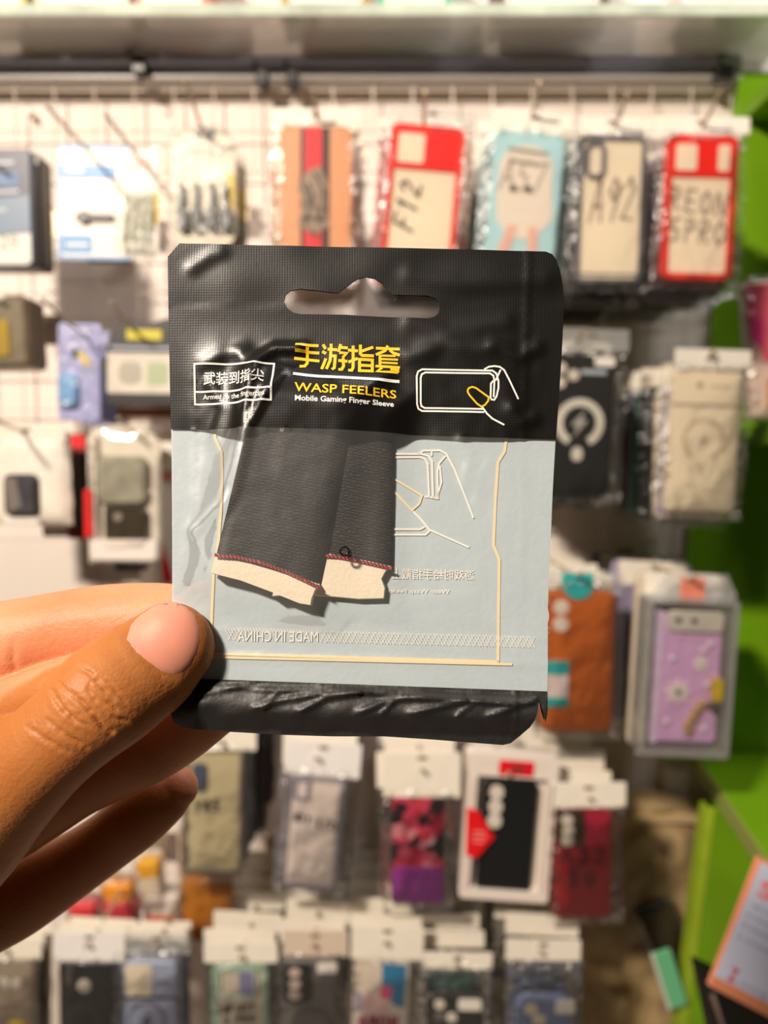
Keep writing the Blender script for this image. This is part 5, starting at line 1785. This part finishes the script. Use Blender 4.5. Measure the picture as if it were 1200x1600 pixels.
hb = MB()
TH = [(268, 1008, .1572, 70, .70), (238, 1036, .1562, 80, .72), (205, 1060, .1540, 84, .80), (165, 1090, .1515, 87, .88), (110, 1138, .1505, 80, .92), (60, 1184, .1510, 80, .95),
      (0, 1245, .1530, 88, .95), (-80, 1325, .157, 104, .9), (-190, 1400, .165, 120, .8), (-330, 1440, .178, 125, .7)]
limb(hb, TH)
IX = [(322, 980, .1752, 50, .8), (270, 974, .1762, 62, .85), (210, 976, .1772, 66, .9), (150, 980, .178, 66, .92), (90, 988, .1785, 64, .95), (30, 1002, .179, 68, .95), (-40, 1018, .180, 72, .95),
      (-130, 1050, .183, 80, .9), (-250, 1090, .187, 90, .85), (-330, 1150, .19, 90, .8)]
limb(hb, IX)
MD = [(336, 1108, .1765, 44, .85), (292, 1132, .178, 54, .9), (240, 1160, .180, 60, .92), (180, 1190, .183, 59, .92), (120, 1225, .1855, 54, .92), (60, 1260, .1875, 58, .92), (-10, 1290, .189, 68, .9),
      (-100, 1300, .19, 76, .85), (-230, 1270, .191, 86, .85), (-330, 1250, .191, 90, .8)]
limb(hb, MD)
RG = [(278, 1229, .1915, 34, .9), (255, 1247, .192, 43, .92), (215, 1278, .193, 49, .92), (172, 1312, .1945, 48, .92), (120, 1348, .196, 51, .92), (60, 1384, .1975, 59, .92), (0, 1418, .198, 63, .9),
      (-90, 1446, .198, 72, .85), (-220, 1420, .196, 82, .85), (-330, 1350, .194, 90, .8)]
limb(hb, RG)
PK = [(-88, 1600, .201, 40, .9), (-120, 1585, .202, 46, .9), (-170, 1565, .203, 50, .9), (-230, 1530, .201, 58, .9), (-300, 1470, .198, 70, .85), (-360, 1420, .196, 80, .8)]
limb(hb, PK)
limb(hb, [(190, 1082, .1610, 34, 1.2), (140, 1112, .1620, 42, 1.2), (85, 1142, .1625, 52, 1.2), (25, 1172, .1635, 64, 1.2), (-60, 1230, .167, 84, 1.0), (-200, 1320, .172, 110, .9)])  # unseen filler flesh behind the thumb, added to keep lamplight off lower fingers
# flesh between index and thumb, thickened to block lamplight, then palm and wrist
limb(hb, [(232, 1036, .1655, 24, 1.2), (200, 1050, .1650, 34, 1.4), (120, 1066, .1660, 42, 1.5), (62, 1090, .1680, 48, 1.3), (10, 1116, .170, 56, 1.2), (-60, 1155, .172, 80, 1.1), (-160, 1230, .174, 110, 1.0), (-300, 1310, .182, 130, .8)])
limb(hb, [(-250, 1100, .187, 100, .8), (-400, 1240, .19, 130, .7), (-560, 1350, .193, 140, .65)], True, True)
limb(hb, [(-250, 1270, .19, 110, .8), (-400, 1330, .191, 140, .7), (-560, 1390, .193, 150, .65)], True, True)
limb(hb, [(-250, 1410, .195, 100, .8), (-400, 1400, .194, 140, .7), (-560, 1420, .193, 150, .65)], True, True)
limb(hb, [(-200, 1380, .168, 110, .8), (-360, 1400, .178, 150, .75), (-540, 1400, .19, 160, .65)], True, True)
limb(hb, [(-520, 1400, .192, 165, .62), (-640, 1430, .195, 150, .66), (-760, 1470, .198, 150, .75), (-900, 1520, .203, 165, .8)], True, True)
raw = hb.build('hand_raw', m_skin)
md = raw.modifiers.new('join', 'REMESH')
md.mode = 'VOXEL'
md.voxel_size = 0.00042
md.use_smooth_shade = True
sm_ = raw.modifiers.new('soft', 'SMOOTH')
sm_.factor = 0.5
sm_.iterations = 14
dg = bpy.context.evaluated_depsgraph_get()
me = bpy.data.meshes.new_from_object(raw.evaluated_get(dg))
bpy.data.objects.remove(raw)

CREASE = [([(112, 1083), (128, 1098), (143, 1113), (158, 1132), (175, 1144)], .00042, 3.2), ([(82, 1080), (92, 1100), (104, 1114), (118, 1125)], .00036, 3.0),
          ([(120, 1040), (142, 1054), (158, 1072), (180, 1092)], .00030, 2.8), ([(42, 1134), (72, 1156), (106, 1176)], .00022, 3.0),
          ([(74, 1124), (98, 1146), (136, 1168)], .00026, 3.0), ([(150, 1052), (170, 1068), (196, 1096)], .00018, 2.6), ([(142, 1064), (138, 1078), (150, 1096)], .00018, 2.4),
          ([(165, 1096), (182, 1108)], .0002, 2.4), ([(92, 1066), (108, 1084)], .00018, 2.4), ([(176, 1120), (200, 1128)], .0002, 2.6), ([(102, 1112), (120, 1128), (140, 1134)], .00018, 2.4),
          ]
ICREASE = [([(22, 1000), (20, 1030), (26, 1062)], .00045, 5), ([(138, 985), (142, 1010)], .00012, 3), ([(112, 945), (118, 985)], .00010, 3), ([(145, 940), (146, 965)], .00010, 3)]
NAIL = [(197, 1000), (203, 978), (215, 962), (235, 946), (256, 938), (277, 938), (294, 946), (306, 960), (313, 980), (313, 1002), (308, 1022), (298, 1040), (285, 1052), (270, 1056), (252, 1050), (232, 1036), (212, 1020)]
NLOOP = NAIL + NAIL[:1]
nv = len(me.vertices)
co = np.empty(nv * 3, np.float32)
me.vertices.foreach_get('co', co)
co = co.reshape(-1, 3).astype(np.float64)
no = np.empty(nv * 3, np.float32)
me.vertices.foreach_get('normal', no)
no = no.reshape(-1, 3).astype(np.float64)


def near(ch):
    P_ = np.array([at(a, b, Y) for a, b, Y, h, q in ch])
    return np.min(np.stack([np.linalg.norm(co - q, axis=1) for q in P_]), axis=0)


def smn(a, b, t):
    t = np.clip((t - a) / (b - a), 0, 1)
    return t * t * (3 - 2 * t)


dors = me.attributes.new('dorsal', 'FLOAT', 'POINT')
dors.data.foreach_set('value', smn(-0.002, 0.004, near(IX) - near(TH)).astype(np.float32))
rel = co - np.array(CAM)
dz = rel @ np.array(FWD)
qx, qy = 600 + F * rel[:, 0] / dz, 800 - F * (rel @ np.array(UP)) / dz
face = -np.sum(no * rel, axis=1) / np.linalg.norm(rel, axis=1)
face = smn(0.15, 0.5, face)
wob = np.sin(qx * .31 + np.cos(qy * .23) * 2) * 1.0 + np.sin(qy * .41 + 1.7) * 0.8
dis = np.zeros(nv)


def carve(sets, mask, gain, wob_):
    """skin creases: shallow grooves that fade towards both ends"""
    for pl, a, w in sets:
        L = [math.hypot(x1 - x0, y1 - y0) for (x0, y0), (x1, y1) in zip(pl, pl[1:])]
        T, best, bt, run = sum(L), np.full(nv, 1e9), np.zeros(nv), 0.0
        for (x0, y0), (x1, y1), l in zip(pl, pl[1:], L):
            t = np.clip(((qx - x0) * (x1 - x0) + (qy - y0) * (y1 - y0)) / (l * l), 0, 1)
            d = np.hypot(qx - x0 - t * (x1 - x0), qy - y0 - t * (y1 - y0))
            m = d < best
            best = np.where(m, d, best)
            bt = np.where(m, (run + t * l) / T, bt)
            run += l
        d = np.abs(best + (wob * wob_ if wob_ else 0))
        g = np.exp(-(d / w) ** 2) - 0.35 * np.exp(-((d - 2.6 * w) / (1.6 * w)) ** 2)
        dis[:] += gain * a * g * np.sin(np.pi * np.clip(bt * .9 + .05, 0, 1)) ** .6 * mask * (best < 9 * w)


th = (co[:, 1] < 0.1655) * face
carve(CREASE, th, 1.6, 0.7)
carve(ICREASE, (co[:, 1] >= 0.1655) * face, 0.6, 0.5)
carve([([(200, 1006), (214, 1024), (232, 1039), (254, 1053), (272, 1058)], 0.00014, 3.5), ([(198, 1000), (205, 976), (218, 960)], 0.00014, 3.5)], th, 1.0, 0)
co -= no * dis[:, None]
me.vertices.foreach_set('co', co.astype(np.float32).ravel())
me.update()
me.polygons.foreach_set('use_smooth', [True] * len(me.polygons))
hand = bpy.data.objects.new('hand', me)
COL.objects.link(hand)
tag(hand, 'left hand reaching in from the left, thumb and finger pinching the black packet', 'hand')

# thumbnail: a curved plate lying in its bed
bmv = bmesh.new()
bmv.from_mesh(me)
tree = BVHTree.FromBMesh(bmv)
bmv.free()
pts = []
cons = []
n = len(NAIL)
c0 = Vector((258, 998))
for r_ in (1, .93, .82, .66, .48, .28):
    s0 = len(pts)
    for i in range(n * 2):
        a, b = Vector(NAIL[i // 2]), Vector(NAIL[(i // 2 + 1) % n])
        p = a if i % 2 == 0 else (a + b) / 2
        pts.append((c0 + (p - c0) * r_, r_))
pts.append((c0, 0))
P3 = []
avg = []
for p, r_ in pts:
    d = ray(p.x, p.y).normalized()
    loc, nor, _, _ = tree.ray_cast(CAM, d)
    P3.append([loc, nor, r_])
V = []
for loc, nor, r_ in P3:
    lift = 0.00032 * (1 - r_ ** 6) + (-0.00006 if r_ == 1 else 0.0)
    V.append(loc + nor * lift)
m2 = n * 2
fs = []
for k in range(5):
    for i in range(m2):
        j = (i + 1) % m2
        fs.append((k * m2 + i, k * m2 + j, (k + 1) * m2 + j, (k + 1) * m2 + i))
for i in range(m2):
    fs.append((5 * m2 + i, 5 * m2 + (i + 1) % m2, 6 * m2))
m_nail = mat('pink_nail', (222, 148, 124), 0.5, spec=0.3, sss=0.2)
MB().add(V, fs).build('thumbnail', m_nail, hand, sharp=3, label='pink thumbnail with a rounded tip')
